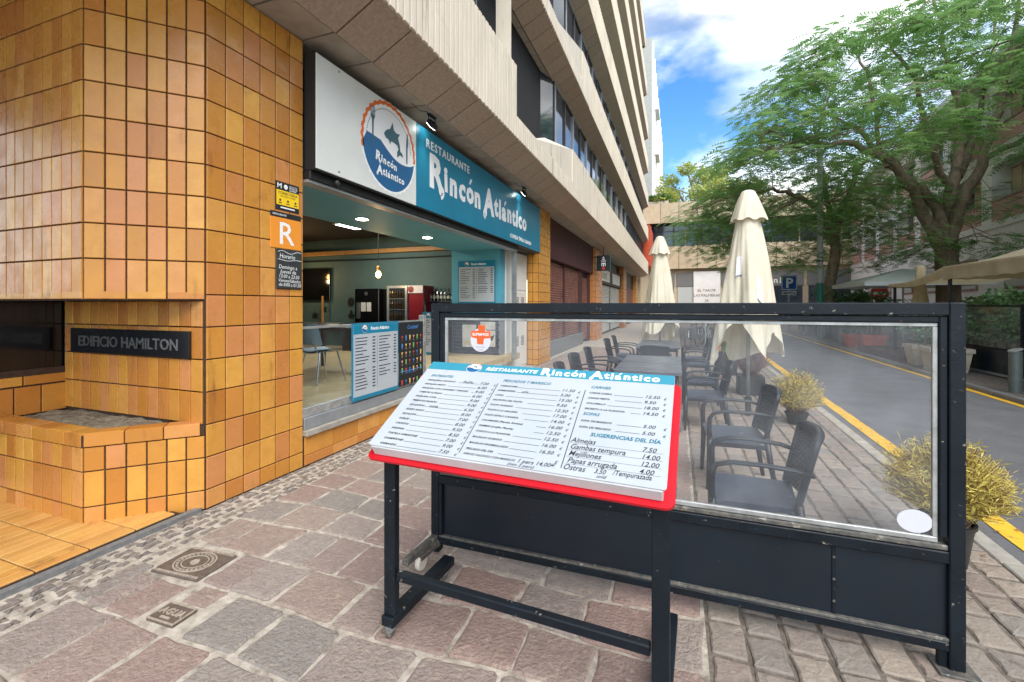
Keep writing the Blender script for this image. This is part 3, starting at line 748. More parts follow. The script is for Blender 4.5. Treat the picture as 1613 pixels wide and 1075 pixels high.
# --- sign box
XS = -3.2
sg = thing('restaurant_sign', 'long teal and white restaurant sign board above the shop opening', 'sign', (XS, 6.97, 2.83))
mb = MB(); mb.box(XS-.14, XS-.012, 3.29, 10.66, 2.83, 3.95); mb.build('sign_box', 'sign_black', sg)
mb = MB(); mb.box(XS-.011, XS, 3.30, 5.02, 2.845, 3.94, c=.003); mb.build('white_panel', 'sign_white', sg)
mb = MB(); mb.box(XS-.011, XS-.0005, 5.021, 10.65, 2.845, 3.94, c=.003); mb.build('teal_panel', 'sign_teal', sg)
mb = MB()
for yy in (3.6, 5.9, 7.6, 8.9, 10.3):
    for zz in (2.89, 3.90): mb.lathe([(.012, 0), (.012, .004), (.006, .006)], 8, M=FX(yy, zz, XS))
stuff(mb.build('screws', 'chrome', sg))
logo(FX(4.46, 3.41, XS+.001), .545, sg)
text('RESTAURANTE', .165, FX(5.26, 3.70, XS+.003), 'white_print', sg, 'lettering', bold=.014, sx=1.05, ext=.002, track=1.22)
fancy('Rincón', .50, FX(5.34, 3.22, XS+.003), 'white_print', sg, sx=.98, ext=.002)
fancy('Atlántico', .50, FX(7.22, 3.22, XS+.003), 'white_print', sg, sx=.98, ext=.002)
text('COMIDA TÍPICA CANARIA', .118, FX(8.52, 2.93, XS+.003), 'white_print', sg, 'lettering', bold=.008, ext=.002)
# --- floodlights over the sign
for i, (x, y, lb) in enumerate(((-3.06, 5.18, 'small black floodlight aimed at the emblem end of the sign'), (-3.08, 9.05, 'small black floodlight aimed at the end letters of the sign'))):
    fl = thing('floodlight', lb, 'floodlight', (x, y, 4.06), 0, 'floodlights over the sign')
    mb = MB(); mb.box(-.02, .02, -.09, .09, -.012, .005); mb.tube([(0, -.085, -.01), (0, -.085, -.12)], .007, 6); mb.tube([(0, .085, -.01), (0, .085, -.12)], .007, 6); mb.build('bracket', 'dark_metal', fl, local=True)
    Mh = T3((0, 0, -.12)) @ Matrix.Rotation(R(52), 4, 'Y')
    mb = MB(); mb.box(-.055, .055, -.075, .075, -.02, .03, M=Mh, c=.008)
    for q in range(5): mb.box(-.045+.02*q, -.038+.02*q, -.06, .06, .03, .045, M=Mh)
    mb.build('housing', 'dark_metal', fl, local=True)
    mb = MB(); mb.box(-.045, .045, -.064, .064, -.0245, -.0205, M=Mh); mb.build('lens', 'flood_glass', fl, local=True)
    ld = bpy.data.lights.new('floodlight_lamp', 'SPOT'); ld.energy = 9; ld.spot_size = R(100); ld.spot_blend = 1; ld.color = (.86, 1, .96); ld.shadow_soft_size = .04
    lo = bpy.data.objects.new('lamp', ld); col.objects.link(lo); lo.parent = fl; lo.location = (-.03, 0, -.16); lo.rotation_euler = (0, R(-20), 0)
    tb = MB(); tb.tube([(0, -.02, -.02), (.02, -.15, -.01), (.0, -.3, -.05), (-.04, -.42, .0)], .004, 5); tb.build('cable', 'dark_metal', fl, local=True)
# --- roller shutter casing under the sign
rc = MB(); rc.box(-3.42, -3.26, 3.285, 9.2, 2.745, 2.825, c=.006); o = rc.build('shutter_casing', 'dark_metal', bld)
rc = MB(); rc.box(-3.41, -3.28, 3.285, 9.2, 2.715, 2.742); rc.build('shutter_rail', 'alu', bld)
rc = MB(); rc.lathe([(.03, 0), (.03, .03), (.018, .04)], 12, M=FX(3.62, 2.785, -3.258)); rc.build('shutter_lock', 'frame_dark', bld)
def glow(par, kind, e, loc, size=.06, c=(1, .95, .85)):
    ld = bpy.data.lights.new('lamp_light', kind); ld.energy = e; ld.color = c
    if kind == 'AREA': ld.size = size
    else: ld.shadow_soft_size = size
    if kind == 'SPOT': ld.spot_size = R(130); ld.spot_blend = .8
    o = bpy.data.objects.new('lamp', ld); col.objects.link(o); o.parent = par; o.location = loc
# --- room: floor, walls, ceiling, soffit with downlights
room = MB(); room.box(-13, -3.42, 3.29, 9.75, .3, .44); room.build('interior_floor', 'floor_wood', bld)
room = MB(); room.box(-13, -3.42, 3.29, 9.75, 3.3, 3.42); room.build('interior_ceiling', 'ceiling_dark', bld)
room = MB(); room.box(-13, -4.8, 9.62, 9.75, .44, 3.3); room.build('interior_wall', 'teal_dark', bld)
room = MB(); room.box(-13.1, -13, 3.29, 9.75, .3, 3.4); room.build('interior_wall', 'teal_dark', bld)
room = MB(); room.box(-13, -3.76, 3.286, 3.40, .44, 3.3); room.build('interior_wall', 'teal_dark', bld)
room = MB(); room.box(-12.9, -4.9, 9.54, 9.615, 2.88, 2.99, c=.01); room.build('moulding', 'moulding', bld)
room = MB(); room.box(-12.9, -4.9, 9.58, 9.615, 2.72, 2.74); room.build('wall_cable', 'dark_room', bld)
room = MB(); room.box(-4.75, -3.43, 3.41, 9.0, 2.76, 3.29); room.build('soffit_beam', 'teal', bld)
endw = MB(); endw.box(-4.8, -3.62, 9.0, 9.3, 1.33, 3.29); endw = endw.build('end_wall', 'teal', bld)
base = MB(); base.box(-4.8, -3.62, 9.012, 9.3, .3, 1.33); base = base.build('end_wall_base', 'slate_joint', bld)
br = MB(); z = .42; r_ = 0
while z < 1.16:
    x = -4.79+(.0 if r_ % 2 else -.09)
    while x < -3.63:
        a, b = max(x, -4.79)+.006, min(x+.19, -3.63)-.006
        if b-a > .03: br.box(a, b, 9.0, 9.012, z+.005, z+.075)
        x += .19
    z += .08; r_ += 1
stuff(br.build('brick_field', 'slate', bld))
mb = MB(); mb.box(-4.79, -3.63, 8.985, 9.011, 1.20, 1.325); mb.build('ledge', 'slate', bld)
for i, (x, y, lb) in enumerate(((-4.15, 5.13, 'round lit downlight in the teal soffit above the glass screen'), (-4.2, 6.96, 'round lit downlight in the teal soffit nearer the menu wall'))):
    d = thing('downlight', lb, 'light', (x, y, 2.76), 0, 'downlights in the soffit')
    mb = MB(); mb.lathe([(.10, -.012), (.10, 0), (.07, .0)], 20); mb.build('trim_ring', 'white_print', d, local=True)
    mb = MB(); mb.lathe([(.078, -.016), (.078, -.0125)], 20); mb.build('diffuser', 'lamp_white', d, local=True); glow(d, 'SPOT', 8, (0, 0, -.03))
pn = thing('ceiling_panel', 'square lit light panel in the dark restaurant ceiling', 'light', (-6.6, 8.0, 3.3))
mb = MB(); mb.box(-.36, .36, -.36, .36, -.02, 0); mb.build('frame', 'white_print', pn, local=True)
mb = MB(); mb.box(-.32, .32, -.32, .32, -.03, -.021); mb.build('diffuser', 'lamp_panel', pn, local=True); glow(pn, 'AREA', 11, (0, 0, -.05), .6)
for x, y, z, lb in ((-6.35, 8.4, 2.25, 'glowing amber pendant bulb hanging in front of the drinks fridge'), (-9.3, 9.0, 2.35, 'glowing amber pendant bulb hanging in front of the television')):
    p = thing('pendant_lamp', lb, 'pendant lamp', (x, y, z), 0, 'amber pendant bulbs')
    mb = MB(); mb.tube([(0, 0, .1), (0, 0, 3.3-z)], .006, 5); mb.build('cord', 'dark_room', p, local=True)
    mb = MB(); mb.lathe([(.02, .05), (.035, .06), (.035, .16), (.01, .18)], 10); mb.build('socket', 'moulding', p, local=True)
    mb = MB(); mb.lathe([(.01, -.09), (.05, -.06), (.06, -.02), (.04, .03), (.02, .05)], 12); mb.build('bulb', 'lamp_warm', p, local=True); glow(p, 'POINT', 2.5, (0, 0, -.15), .05, (1, .7, .4))
# television, wall ornaments, shelf
tv = thing('television', 'dark wall television beyond the pendant bulb', 'television', (-9.45, 9.6, 2.1))
mb = MB(); mb.box(-.75, .66, -.06, 0, -.43, .43, c=.01); mb.build('screen', 'tv', tv, local=True)
mb = MB(); mb.box(-.1, .1, 0, .02, -.1, .1); mb.build('mount', 'dark_metal', tv, local=True)
for i, (x, z, lb, shp) in enumerate(((-9.05, 1.42, 'small dark turtle ornament highest on the green wall', 0), (-9.35, 1.25, 'small dark turtle ornament lowest on the green wall', 0), (-8.12, 1.62, 'small dark round mask on the green wall', 1), (-8.12, 1.30, 'small dark fan ornament under the round mask', 2))):
    o = thing('wall_ornament', lb, 'ornament', (x, 9.61, z))
    mb = MB(); M = FY(0, 0, 0)
    if shp == 0:
        mb.prism([(.06*math.cos(t*.785), .045*math.sin(t*.785)) for t in range(8)], 0, .03, M)
        for a in (35, 145, 215, 325, 90): mb.prism([(.05*math.cos(R(a-20)), .05*math.sin(R(a-20))), (.13*math.cos(R(a)), .11*math.sin(R(a))), (.05*math.cos(R(a+20)), .05*math.sin(R(a+20)))], .001, .02, M)
    elif shp == 1: mb.prism([(.09*math.cos(t*.524), .11*math.sin(t*.524)) for t in range(12)], 0, .04, M)
    else: mb.prism([(-.1, -.03), (-.05, -.1), (.05, -.1), (.1, -.03), (.05, .0), (.0, .11), (-.05, 0)], 0, .03, M)
    mb.build('figure', 'dark_room', o, local=True)
sh = thing('wall_shelf', 'long pale shelf ledge crossing the green wall', 'shelf', (-9.6, 9.55, 1.03))
mb = MB(); mb.box(-1.6, 1.7, -.14, .06, .0, .03, c=.004); mb.build('board', 'alu', sh, local=True)
mb = MB(); mb.box(.62, .66, -.10, -.06, 0.032, .75); mb.build('bracket', 'moulding', sh, local=True)
# counter
ct = thing('bar_counter', 'dark bar counter carrying the drinks fridges', 'counter', (-6.2, 8.9, .44))
mb = MB(); mb.box(-1.35, 1.25, -.3, .4, 0, .62, c=.01); mb.build('body', 'wood_dark', ct, local=True)
mb = MB(); mb.box(-1.4, 1.3, -.36, .45, .62, .66, c=.008); mb.build('top', 'dark_metal', ct, local=True)
cz = 1.1
f = thing('drinks_fridge', 'upright glass door drinks fridge with a red side on the counter', 'fridge', (-6.2, 9.05, cz))
mb = MB(); mb.box(-.36, .62, .02, .5, 0, .9, c=.01); mb.build('cabinet', 'fridge_red', f, local=True)
mb = MB()
for a in ((-.37, -.31, 0, .9), (.14, .2, 0, .9), (-.31, .14, .84, .9), (-.31, .14, 0, .06)): mb.box(a[0], a[1], -.03, .018, a[2], a[3])
mb.build('door_frame', 'alu', f, local=True)
mb = MB(); mb.box(-.31, .14, -.01, .0, .06, .84); mb.build('door_glass', 'window_glass', f, local=True)
mb = MB(); mb.box(-.31, .14, -.02, -.011, .32, .34); mb.box(-.31, .14, -.02, -.011, .58, .6); stuff(mb.build('shelves', 'alu', f, local=True))
mb = MB()
for k in range(6):
    for zz in (.08, .35, .61): mb.lathe([(.022, 0), (.022, .12), (.008, .16), (.008, .2)], 8, M=T3((-.27+.073*k, -.035, zz)))
stuff(mb.build('bottles', 'bottle_dark', f, local=True))
mb = MB(); mb.box(.2, .61, -.004, .018, .72, .9); hp = mb.build('header_plate', 'sticker_white', f, local=True)
mb = MB(); mb.prism([(.08*math.cos(t*.524), .08*math.sin(t*.524)) for t in range(12)], .005, .008, FY(.29, .81, 0)); mb.build('round_badge', 'fridge_red', f, local=True)
f2 = thing('black_fridge', 'black cabinet fridge with a round emblem beside the red fridge', 'fridge', (-7.15, 9.05, cz))
mb = MB(); mb.box(-.4, .32, 0, .5, 0, .84, c=.012); mb.build('cabinet', 'tv', f2, local=True)
mb = MB(); mb.box(-.32, -.24, -.03, -.001, .1, .5); mb.build('handle', 'chrome', f2, local=True)
mb = MB(); mb.prism([(.05*math.cos(t*.524), .05*math.sin(t*.524)) for t in range(12)], .001, .005, FY(-.05, .72, 0)); mb.build('emblem', 'chrome', f2, local=True)
mb = MB()
for a in ((-.2, -.06), (-.03, .1)): mb.box(a[0], a[1], -.008, -.001, .28, .5)
mb.build('display_window', 'window_blind', f2, local=True)
b0 = None
for k in range(7):
    x = -5.6+.1*k; M = T3((x, 9.42, 1.64)) @ Matrix.Diagonal((1, 1, random.uniform(.85, 1.12), 1))
    if b0 is None:
        b0 = thing('bottle', 'liquor bottle standing in the row on the back bar shelf', 'bottle', (0, 0, 0), 0, 'bottles on the back bar shelf', M=M)
        mb = MB(); mb.lathe([(.034, 0), (.034, .16), (.012, .21), (.012, .29)], 10); mb.build('glass', 'bottle_dark', b0, local=True)
        mb = MB(); mb.lathe([(.0355, .05), (.0355, .12)], 10); mb.build('label', 'label_white', b0, local=True)
    else: dup(b0, M)
sh = thing('bar_shelf', 'back bar shelf carrying the row of bottles', 'shelf', (-5.3, 9.5, 1.6))
mb = MB(); mb.box(-.5, .48, -.16, .1, .0, .04, c=.004); mb.build('board', 'slate', sh, local=True); mb = MB(); mb.box(-.4, -.36, -.1, .1, -.15, -.001); mb.box(.34, .38, -.1, .1, -.15, -.001); mb.build('bracket', 'slate', sh, local=True)
bt = thing('large_bottle', 'tall dark bottle standing at the end of the counter', 'bottle', (-5.35, 8.75, cz))
mb = MB(); mb.lathe([(.075, 0), (.08, .2), (.03, .38), (.025, .5), (.032, .52)], 12); mb.build('glass', 'bottle_dark', bt, local=True, smooth=True); mb = MB(); mb.lathe([(.0815, .06), (.0825, .17)], 12); mb.build('label', 'label_white', bt, local=True)
# dining table and chairs inside
dt = thing('dining_table', 'dark wooden dining table inside behind the glass screen', 'table', (-5.2, 6.0, .44))
mb = MB(); mb.box(-.9, .6, -.45, .45, .7, .75, c=.008); mb.build('tabletop', 'wood_dark', dt, local=True)
for x, y in ((-.84, -.4), (.54, -.4), (-.84, .4), (.54, .4)): mb = MB(); mb.box(x-.03, x+.03, y-.03, y+.03, 0, .7); mb.build('leg', 'wood_dark', dt, local=True)
def inner_chair(x, y, rz, lb):
    c = thing('dining_chair', lb, 'chair', (x, y, .44), rz, 'chairs inside the restaurant')
    mb = MB(); mb.grid(lambda u, v: ((u-.5)*.42, (v-.5)*.42, .46+.03*(2*u-1)**2), 8, 4); mb.grid(lambda u, v: ((u-.5)*.42, (v-.5)*.42, .43+.03*(2*u-1)**2), 8, 4); mb.build('seat', 'blue_chair', c, local=True, smooth=True)
    mb = MB(); mb.grid(lambda u, v: ((u-.5)*.42, .21+.08*v-.07*(2*u-1)**2, .55+.3*v), 8, 5); mb.grid(lambda u, v: ((u-.5)*.42, .225+.08*v-.07*(2*u-1)**2, .55+.3*v), 8, 5); mb.build('backrest', 'blue_chair', c, local=True, smooth=True)
    for a, b in ((-1, -1), (1, -1), (-1, 1), (1, 1)):
        mb = MB(); mb.tube([(a*.15, b*.14, .45), (a*.22, b*.24, 0)], .011, 6); mb.build('leg', 'chrome', c, local=True)
    mb = MB(); mb.tube([(-.15, .17, .44), (-.12, .24, .62)], .011, 6); mb.tube([(.15, .17, .44), (.12, .24, .62)], .011, 6); mb.build('back_support', 'chrome', c, local=True)
inner_chair(-4.75, 5.0, R(170), 'blue grey shell chair with chrome legs near the glass screen')
inner_chair(-5.7, 5.15, R(185), 'blue grey shell chair deeper inside beside the dining table')
mp_ = MB(); mp_.box(-.16, .16, -.1, .1, 0, .02, c=.003); pm_ = mp_.mesh('menu_stack', 'label_white')
for x, y, a, lb in ((-5.1, 5.85, .3, 'folded white menu lying on the dark dining table'), (-5.6, 6.1, -.4, 'second folded white menu on the dark dining table')):
    tag(inst('table_menu', pm_, None, T3((x, y, 1.19)) @ Rz(a)), lb, 'menu')
# --- window base: tile band, stone sill, frame, glass screen
wb = MB(); wb.box(-3.5, -3.345, PY1+.004, 8.6, -.1, .285); wbase = wb.build('window_base', 'tile_joint', bld)
for i in range(14):
    q = MB(); q.box(.003, .377, .003, .18, 0, .012, c=.003); q.build('base_tile', 'tile', bld, M=FX(PY1+.01+.38*i, .10, -3.344)); q = MB(); q.box(.003, .377, .003, .094, 0, .012, c=.003); q.build('base_tile', 'tile', bld, M=FX(PY1+.01+.38*i, .004, -3.344))
wb = MB(); wb.box(-3.55, -3.29, PY1+.004, 8.6, .288, .345, c=.006); wb.build('window_sill', 'kerb', bld)
gs = thing('glass_screen', 'low clear glass screen in an aluminium frame along the shop window', 'screen', (-3.37, 4.4, .346))
mb = MB(); mb.box(-3.42, -3.33, PY1+.006, 5.5, .347, .46, c=.004); mb.build('bottom_rail', 'alu', gs)
mb = MB(); mb.box(-3.40, -3.35, PY1+.006, 5.5, .461, .55, c=.004); mb.build('frame_rail', 'alu_strip', gs)
mb = MB(); mb.box(-3.38, -3.37, PY1+.006, 5.42, .551, 1.31); mb.build('pane', 'shop_glass', gs)
mb = MB(); mb.box(-3.39, -3.36, PY1+.006, 5.42, 1.3105, 1.335, c=.003); mb.build('top_rail', 'alu_strip', gs)
mb = MB(); mb.box(-3.42, -3.34, 5.43, 5.5, .551, 1.40, c=.004); mb.build('end_post', 'alu_strip', gs)
# --- posters
def menu_poster(name, M, wd, ht, label, n1=16, n2=13, hw=.0):
    p = thing(name, label, 'poster', M=M)
    mb = MB(); mb.box(0, wd, 0, ht, 0, .012, c=.002); mb.build('frame', 'sign_teal', p, local=True)
    mb = MB(); mb.box(.02, wd-.02, .02, ht-.02, .0125, .014); mb.build('sheet', 'paper', p, local=True)
    mb = MB(); mb.box(.021, wd-.021, ht*.86, ht-.021, .0142, .0152); mb.build('header', 'sign_teal', p, local=True); mb = MB(); mb.box(.021, wd-.021, .021, ht*.055, .0142, .0152); mb.build('footer', 'sign_teal', p, local=True)
    mb = MB()
    for j, (c0, c1, n) in enumerate(((.06, .46, n1), (.54, .94, n2))):
        for i in range(n):
            yy = ht*(.80-.042*i-(.0 if i < 9 else .03)); ln = random.uniform(.35, .72)
            if yy < ht*.1: continue
            mb.box(wd*c0, wd*(c0+(c1-c0)*ln), yy, yy+ht*.012, .0142, .015); mb.box(wd*(c1-.06), wd*c1, yy-.002, yy+ht*.014, .0142, .015)
    mb.box(wd*.499, wd*.503, ht*.12, ht*.82, .0142, .015)
    stuff(mb.build('printed_lines', 'ink', p, local=True))
    logo(M @ T3((wd*.24, ht*.925, .0155)), ht*.052, p, fine=False, dz=.0006)
    text('Rincón Atlántico', ht*.062, M @ T3((wd*.36, ht*.905, .0158)), 'white_print', p, 'lettering', bold=.03, sx=.95*wd/ht*1.02)
    return p
menu_poster('menu_poster', FX(3.93, .48, -3.325), .86, .86, 'large white menu poster with teal header fixed to the glass screen')
menu_poster('menu_poster', FY(-4.62, 1.56, 8.985), .9, .96, 'white menu poster high on the teal end wall')
menu_poster('menu_poster', FY(-5.28, .45, 8.55), .62, .93, 'narrow white menu poster standing before the slate brick wall', 14, 14)
dp = thing('drinks_poster', 'black poster with rows of coloured cocktails beside the large menu poster', 'poster', M=FX(4.81, .50, -3.325))
mb = MB(); mb.box(0, .56, 0, .82, 0, .012, c=.002); mb.build('sheet', 'sign_black', dp, local=True)
text('Cocktail', .075, W[dp] @ T3((.17, .73, .0135)), 'drink_blue', dp, 'lettering', shear=.3, bold=.01)
mb = MB(); mb.box(.02, .54, .18, .19, .0122, .013); mb.build('rule', 'drink_blue', dp, local=True)
text('SIN ALCOHOL', .036, W[dp] @ T3((.14, .148, .0135)), 'drink_blue', dp, 'lettering')
for ci, cm in enumerate(('drink_red', 'drink_yellow', 'drink_green', 'drink_blue', 'drink_pink')):
    mb = MB(); wh = MB()
    for j in range(6):
        for i in range(6):
            if (i*3+j*2) % 5 == ci:
                x = .06+.088*i; yy = .045+(j*.1 if j == 0 else .05+j*.105)
                if random.random() < .5: mb.flat([(x-.012, yy-.03), (x+.012, yy-.03), (x+.016, yy+.03), (x-.016, yy+.03)], .0128)
                else: mb.flat([(x-.003, yy-.03), (x+.003, yy-.03), (x+.004, yy-.005), (x+.022, yy+.022), (x-.022, yy+.022), (x-.004, yy-.005)], .0128)
                mb.flat([(x-.016, yy-.042), (x+.016, yy-.042), (x+.016, yy-.038), (x-.016, yy-.038)], .0128)
    stuff(mb.build('printed_drinks', cm, dp, local=True))
bp_ = thing('boat_picture', 'pale picture of a beached rowing boat on the slate brick wall', 'picture', M=FY(-4.08, .62, 8.99))
mb = MB(); mb.box(0, .36, 0, .55, 0, .012, c=.002); mb.build('sheet', 'photo_paper', bp_, local=True)
mb = MB(); mb.flat([(.03, .22), (.08, .12), (.20, .10), (.30, .15), (.345, .27), (.2, .2)], .0135); mb.build('boat', 'slate', bp_, local=True)
mb = MB(); mb.box(.0, .36, .36, .375, .0121, .013); mb.build('horizon', 'slate', bp_, local=True)
p2 = thing('photo_print', 'small pale beach photograph on the slate brick wall', 'picture', M=FY(-4.52, .60, 8.99))
mb = MB(); mb.box(0, .34, 0, .5, 0, .012, c=.002); mb.build('sheet', 'photo_paper', p2, local=True); mb = MB(); mb.flat([(.02, .05), (.3, .05), (.32, .12), (.1, .15)], .0125); mb.build('sand', 'beige_stone', p2, local=True)
# --- signs on the pillar
XP = XW+.0125
rs = thing('orange_sign', 'square orange plate with a white letter R on the tiled pillar', 'sign', M=FX(2.91, 2.055, XP))
mb = MB(); mb.box(0, .335, 0, .275, 0, .008, c=.002); mb.build('plate', 'sign_orange', rs, local=True)
mb = MB(); mb.box(0, .335, .276, .325, 0, .008, c=.002); mb.build('strip', 'sign_black', rs, local=True)
text('R', .285, W[rs] @ T3((.165, .04, .0088)), 'white_print', rs, 'lettering', 'CENTER', bold=.006, sx=1.05)
text('RESTAURANTE', .022, W[rs] @ T3((.02, .293, .0088)), 'white_print', rs, 'lettering', bold=.01)
ys_ = thing('alarm_sign', 'small black and yellow security plate above the letter R', 'sign', M=FX(2.965, 2.40, XP))
mb = MB(); mb.box(0, .26, 0, .255, 0, .006, c=.002); mb.build('plate', 'sign_black', ys_, local=True)
mb = MB(); mb.box(.006, .254, .045, .178, .0062, .0075); mb.build('yellow_field', 'sign_yellow', ys_, local=True)
text('M', .06, W[ys_] @ T3((.012, .197, .0068)), 'white_print', ys_, 'lettering', bold=.03, sx=1.15)
mb = MB(); mb.prism([(.022*math.cos(t*.524), .022*math.sin(t*.524)) for t in range(12)], .0062, .0066, T3((.108, .216, 0))); mb.build('emblem', 'white_print', ys_, local=True)
for i, sx_ in enumerate(('MOVISTAR', 'PROSEGUR', 'ALARMAS')): text(sx_, .019, W[ys_] @ T3((.145, .224-.018*i, .0068)), 'white_print', ys_, 'lettering', bold=.01)
text('CONECTADA', .034, W[ys_] @ T3((.13, .143, .008)), 'ink', ys_, 'black_lettering', 'CENTER', bold=.02, sx=1.0)
text('CON AVISO A POLICÍA', .0165, W[ys_] @ T3((.13, .121, .008)), 'ink', ys_, 'black_lettering', 'CENTER', bold=.02)
mb = MB()
for x in (.045, .13, .215): mb.prism([(x+.012*math.cos(t*1.05), .088+.012*math.sin(t*1.05)) for t in range(6)], .0077, .0082); mb.box(x-.02, x+.02, .06, .068, .0077, .0082)
stuff(mb.build('printed_icons', 'ink', ys_, local=True))
mb = MB(); mb.box(.05, .21, .018, .03, .0062, .0068); mb.build('printed_number', 'white_print', ys_, local=True)
hb = thing('chalk_board', 'small black slate with chalked opening hours hanging on the pillar edge', 'chalkboard', M=FX(2.965, 1.69, XP))
mb = MB(); mb.box(0, .29, 0, .36, 0, .014, c=.01); mb.build('slate', 'slate_board', hb, local=True)
for i, (t_, x, yy, sz) in enumerate((('Horario', .03, .28, .058), ('Domingo a', .022, .185, .05), ('Jueves de', .04, .143, .05), ('13:00 a 23:30', .022, .103, .046), ('Viernes/Sábados', .018, .066, .041), ('de 8:00 a 01:30', .022, .028, .044))):
    text(t_, sz, W[hb] @ T3((x, yy, .0148)) @ Matrix.Rotation(R(-2), 4, 'Z'), 'chalk', hb, 'chalk_writing', shear=.12, bold=.004, sx=.92)
mb = MB(); pts = [(.015+.26*i/12, .333+.012*math.sin(i*.75), .0148) for i in range(13)]; mb.tube(pts, .003, 4); pts = [(.015+.26*i/12, .262+.006*math.sin(i*.6+2), .0148) for i in range(13)]; mb.tube(pts, .003, 4); mb.build('chalk_lines', 'chalk', hb, local=True)
# --- white metal cabinet doors beyond the opening
wc = MB(); wc.box(-3.9, -3.62, 9.31, 10.82, -.1, 2.8); wcab = wc.build('metal_cabinet', 'white_wall', bld)
for (a, b, z0_, z1_) in ((9.33, 9.62, .05, 2.78), (9.65, 10.80, .05, 1.86), (9.65, 10.80, 1.9, 2.78)):
    q = MB(); q.box(-3.619, -3.6, a, b, z0_, z1_, c=.004); q.build('cabinet_door', 'sign_white', wcab)
q = MB()
for zz in range(7):
    for yy in (9.95, 10.35):
        q.box(-3.5995, -3.594, yy, yy+.22, .55+.035*zz, .566+.035*zz); q.box(-3.5995, -3.594, yy, yy+.22, 1.5+.035*zz, 1.516+.035*zz)
stuff(q.build('louvres', 'granite', wcab))
q = MB(); q.box(-3.5995, -3.57, 9.72, 9.74, 1.13, 1.25); q.box(-3.58, -3.565, 9.74, 9.84, 1.2, 1.22); q.build('handle', 'frame_dark', wcab)
q = MB(); q.box(-3.5995, -3.594, 9.7, 9.95, 1.95, 2.18); q.build('yellow_plate', 'sign_yellow', wcab); q = MB(); q.box(-3.5995, -3.5935, 9.7, 9.95, 2.182, 2.25); q.build('black_plate', 'sign_black', wcab)
q = MB(); q.box(-3.42, -3.33, 9.2, 9.28, .35, 2.74, c=.004); q.build('shutter_guide', 'alu', bld)
q = MB(); q.box(-4.0, -3.4, 8.95, 10.95, 2.83, 4.06); q.build('header_wall', 'frame_dark', bld)
# --- ground floor columns and shuttered shops further along
def column(y0, y1, x0=-3.62, x1=-3.32):
    q = MB(); q.box(x0, x1, y0, y1, -.1, 4.06); cc = q.build('tiled_column', 'tile_joint', bld)
    q = MB(); nx = 2; ny = max(2, int((y1-y0)/.24)); wx = (x1-x0)/nx; wy = (y1-y0)/ny
    for j in range(len(ZJ)-1):
        za, zb_ = ZJ[j]+.006, ZJ[j+1]-.006
        if zb_-za < .02: continue
        for i in range(nx): q.box(x0+wx*i+.006, x0+wx*(i+1)-.006, y0-.012, y0, za, min(zb_, 4.05))
        for i in range(ny): q.box(x1, x1+.012, y0+wy*i+.006, y0+wy*(i+1)-.006, za, min(zb_, 4.05))
    stuff(q.build('column_tiles', 'tile', bld))
for a, b in ((10.9, 12.0), (19.4, 21.2), (30.2, 32), (40, 41.5)): column(a, b)
def shutter(y0, y1, z0, z1, m, x=-3.6):
    q = MB(); n = int((z1-z0)/.075)
    prof = []
    for i in range(n): prof += [(x, z0+.075*i), (x+.022, z0+.075*i+.05)]
    prof.append((x, z0+.075*n))
    vs = [(p[0], yy, p[1]) for yy in (y0, y1) for p in prof]; k = len(prof)
    q.add(vs, [(i, k+i, k+i+1, i+1) for i in range(k-1)]); return q.build('roller_shutter', m, bld)
q = MB(); q.box(-3.9, -3.66, 12.0, 43, 0, 4.06); q.build('shopfront_wall', 'frame_dark', bld)
shutter(12.02, 14.6, .45, 2.9, 'shutter_brown'); shutter(14.75, 17.1, .45, 2.9, 'shutter_brown'); shutter(17.6, 18.9, .1, 2.7, 'shutter_brown')
q = MB(); q.box(-3.66, -3.55, 14.6, 14.75, 0, 2.9); q.box(-3.66, -3.55, 17.1, 17.6, 0, 2.9); q.box(-3.66, -3.55, 18.9, 19.38, 0, 2.9); q.build('shop_post', 'header_brown', bld)
q = MB(); q.box(-3.66, -3.42, 12.02, 19.38, 2.9, 4.05); q.build('shop_header', 'header_brown', bld)
q = MB(); q.box(-3.66, -3.5, 12.02, 17.6, -.1, .45, c=.01); q.build('shop_plinth', 'granite', bld)
shutter(21.3, 25.6, .1, 2.6, 'shutter_white'); shutter(25.9, 30.1, .1, 2.6, 'shutter_white'); shutter(32.1, 39.8, .1, 2.8, 'shutter_brown')
q = MB(); q.box(-3.66, -3.5, 21.22, 30.18, 2.62, 3.5); q.build('shop_header', 'dark_metal', bld)
for a, b in ((21.5, 25), (26.2, 29.6)): q = MB(); q.box(-3.498, -3.48, a, b, 2.75, 3.35); q.build('shop_nameboard', 'sign_white', bld)
text('BOUNCE', .42, FX(22.2, 2.88, -3.478), 'ink', bld, 'shop_lettering', bold=.01)
# projecting black sign
hs_ = thing('projecting_sign', 'black projecting shop sign with white figures and a red square on the arcade', 'sign', (-2.95, 19.3, 3.0))
mb = MB(); mb.box(-.28, .28, -.05, .05, 0, .66, c=.01); mb.build('box', 'sign_black', hs_, local=True)
mb = MB(); mb.box(.281, .295, -.055, .055, -.005, .665); mb.box(-.295, -.281, -.055, .055, -.005, .665); mb.build('edge', 'green_band', hs_, local=True)
mb = MB(); M = FY(0, 0, -.05)
for a, b, c2, d in ((-.09, .09, .30, .34), (-.09, -.06, .2, .3), (.06, .09, .2, .3), (-.02, .02, .18, .3), (-.1, .1, .40, .43), (-.06, .06, .47, .5)): mb.box(a, b, c2, d, .001, .004, M)
mb.prism([(0, .62), (.05, .53), (-.05, .53)], .001, .004, M); mb.build('figures', 'white_print', hs_, local=True)
mb = MB(); mb.box(-.06, .06, .06, .15, .001, .004, M); mb.build('red_square', 'sign_red', hs_, local=True)
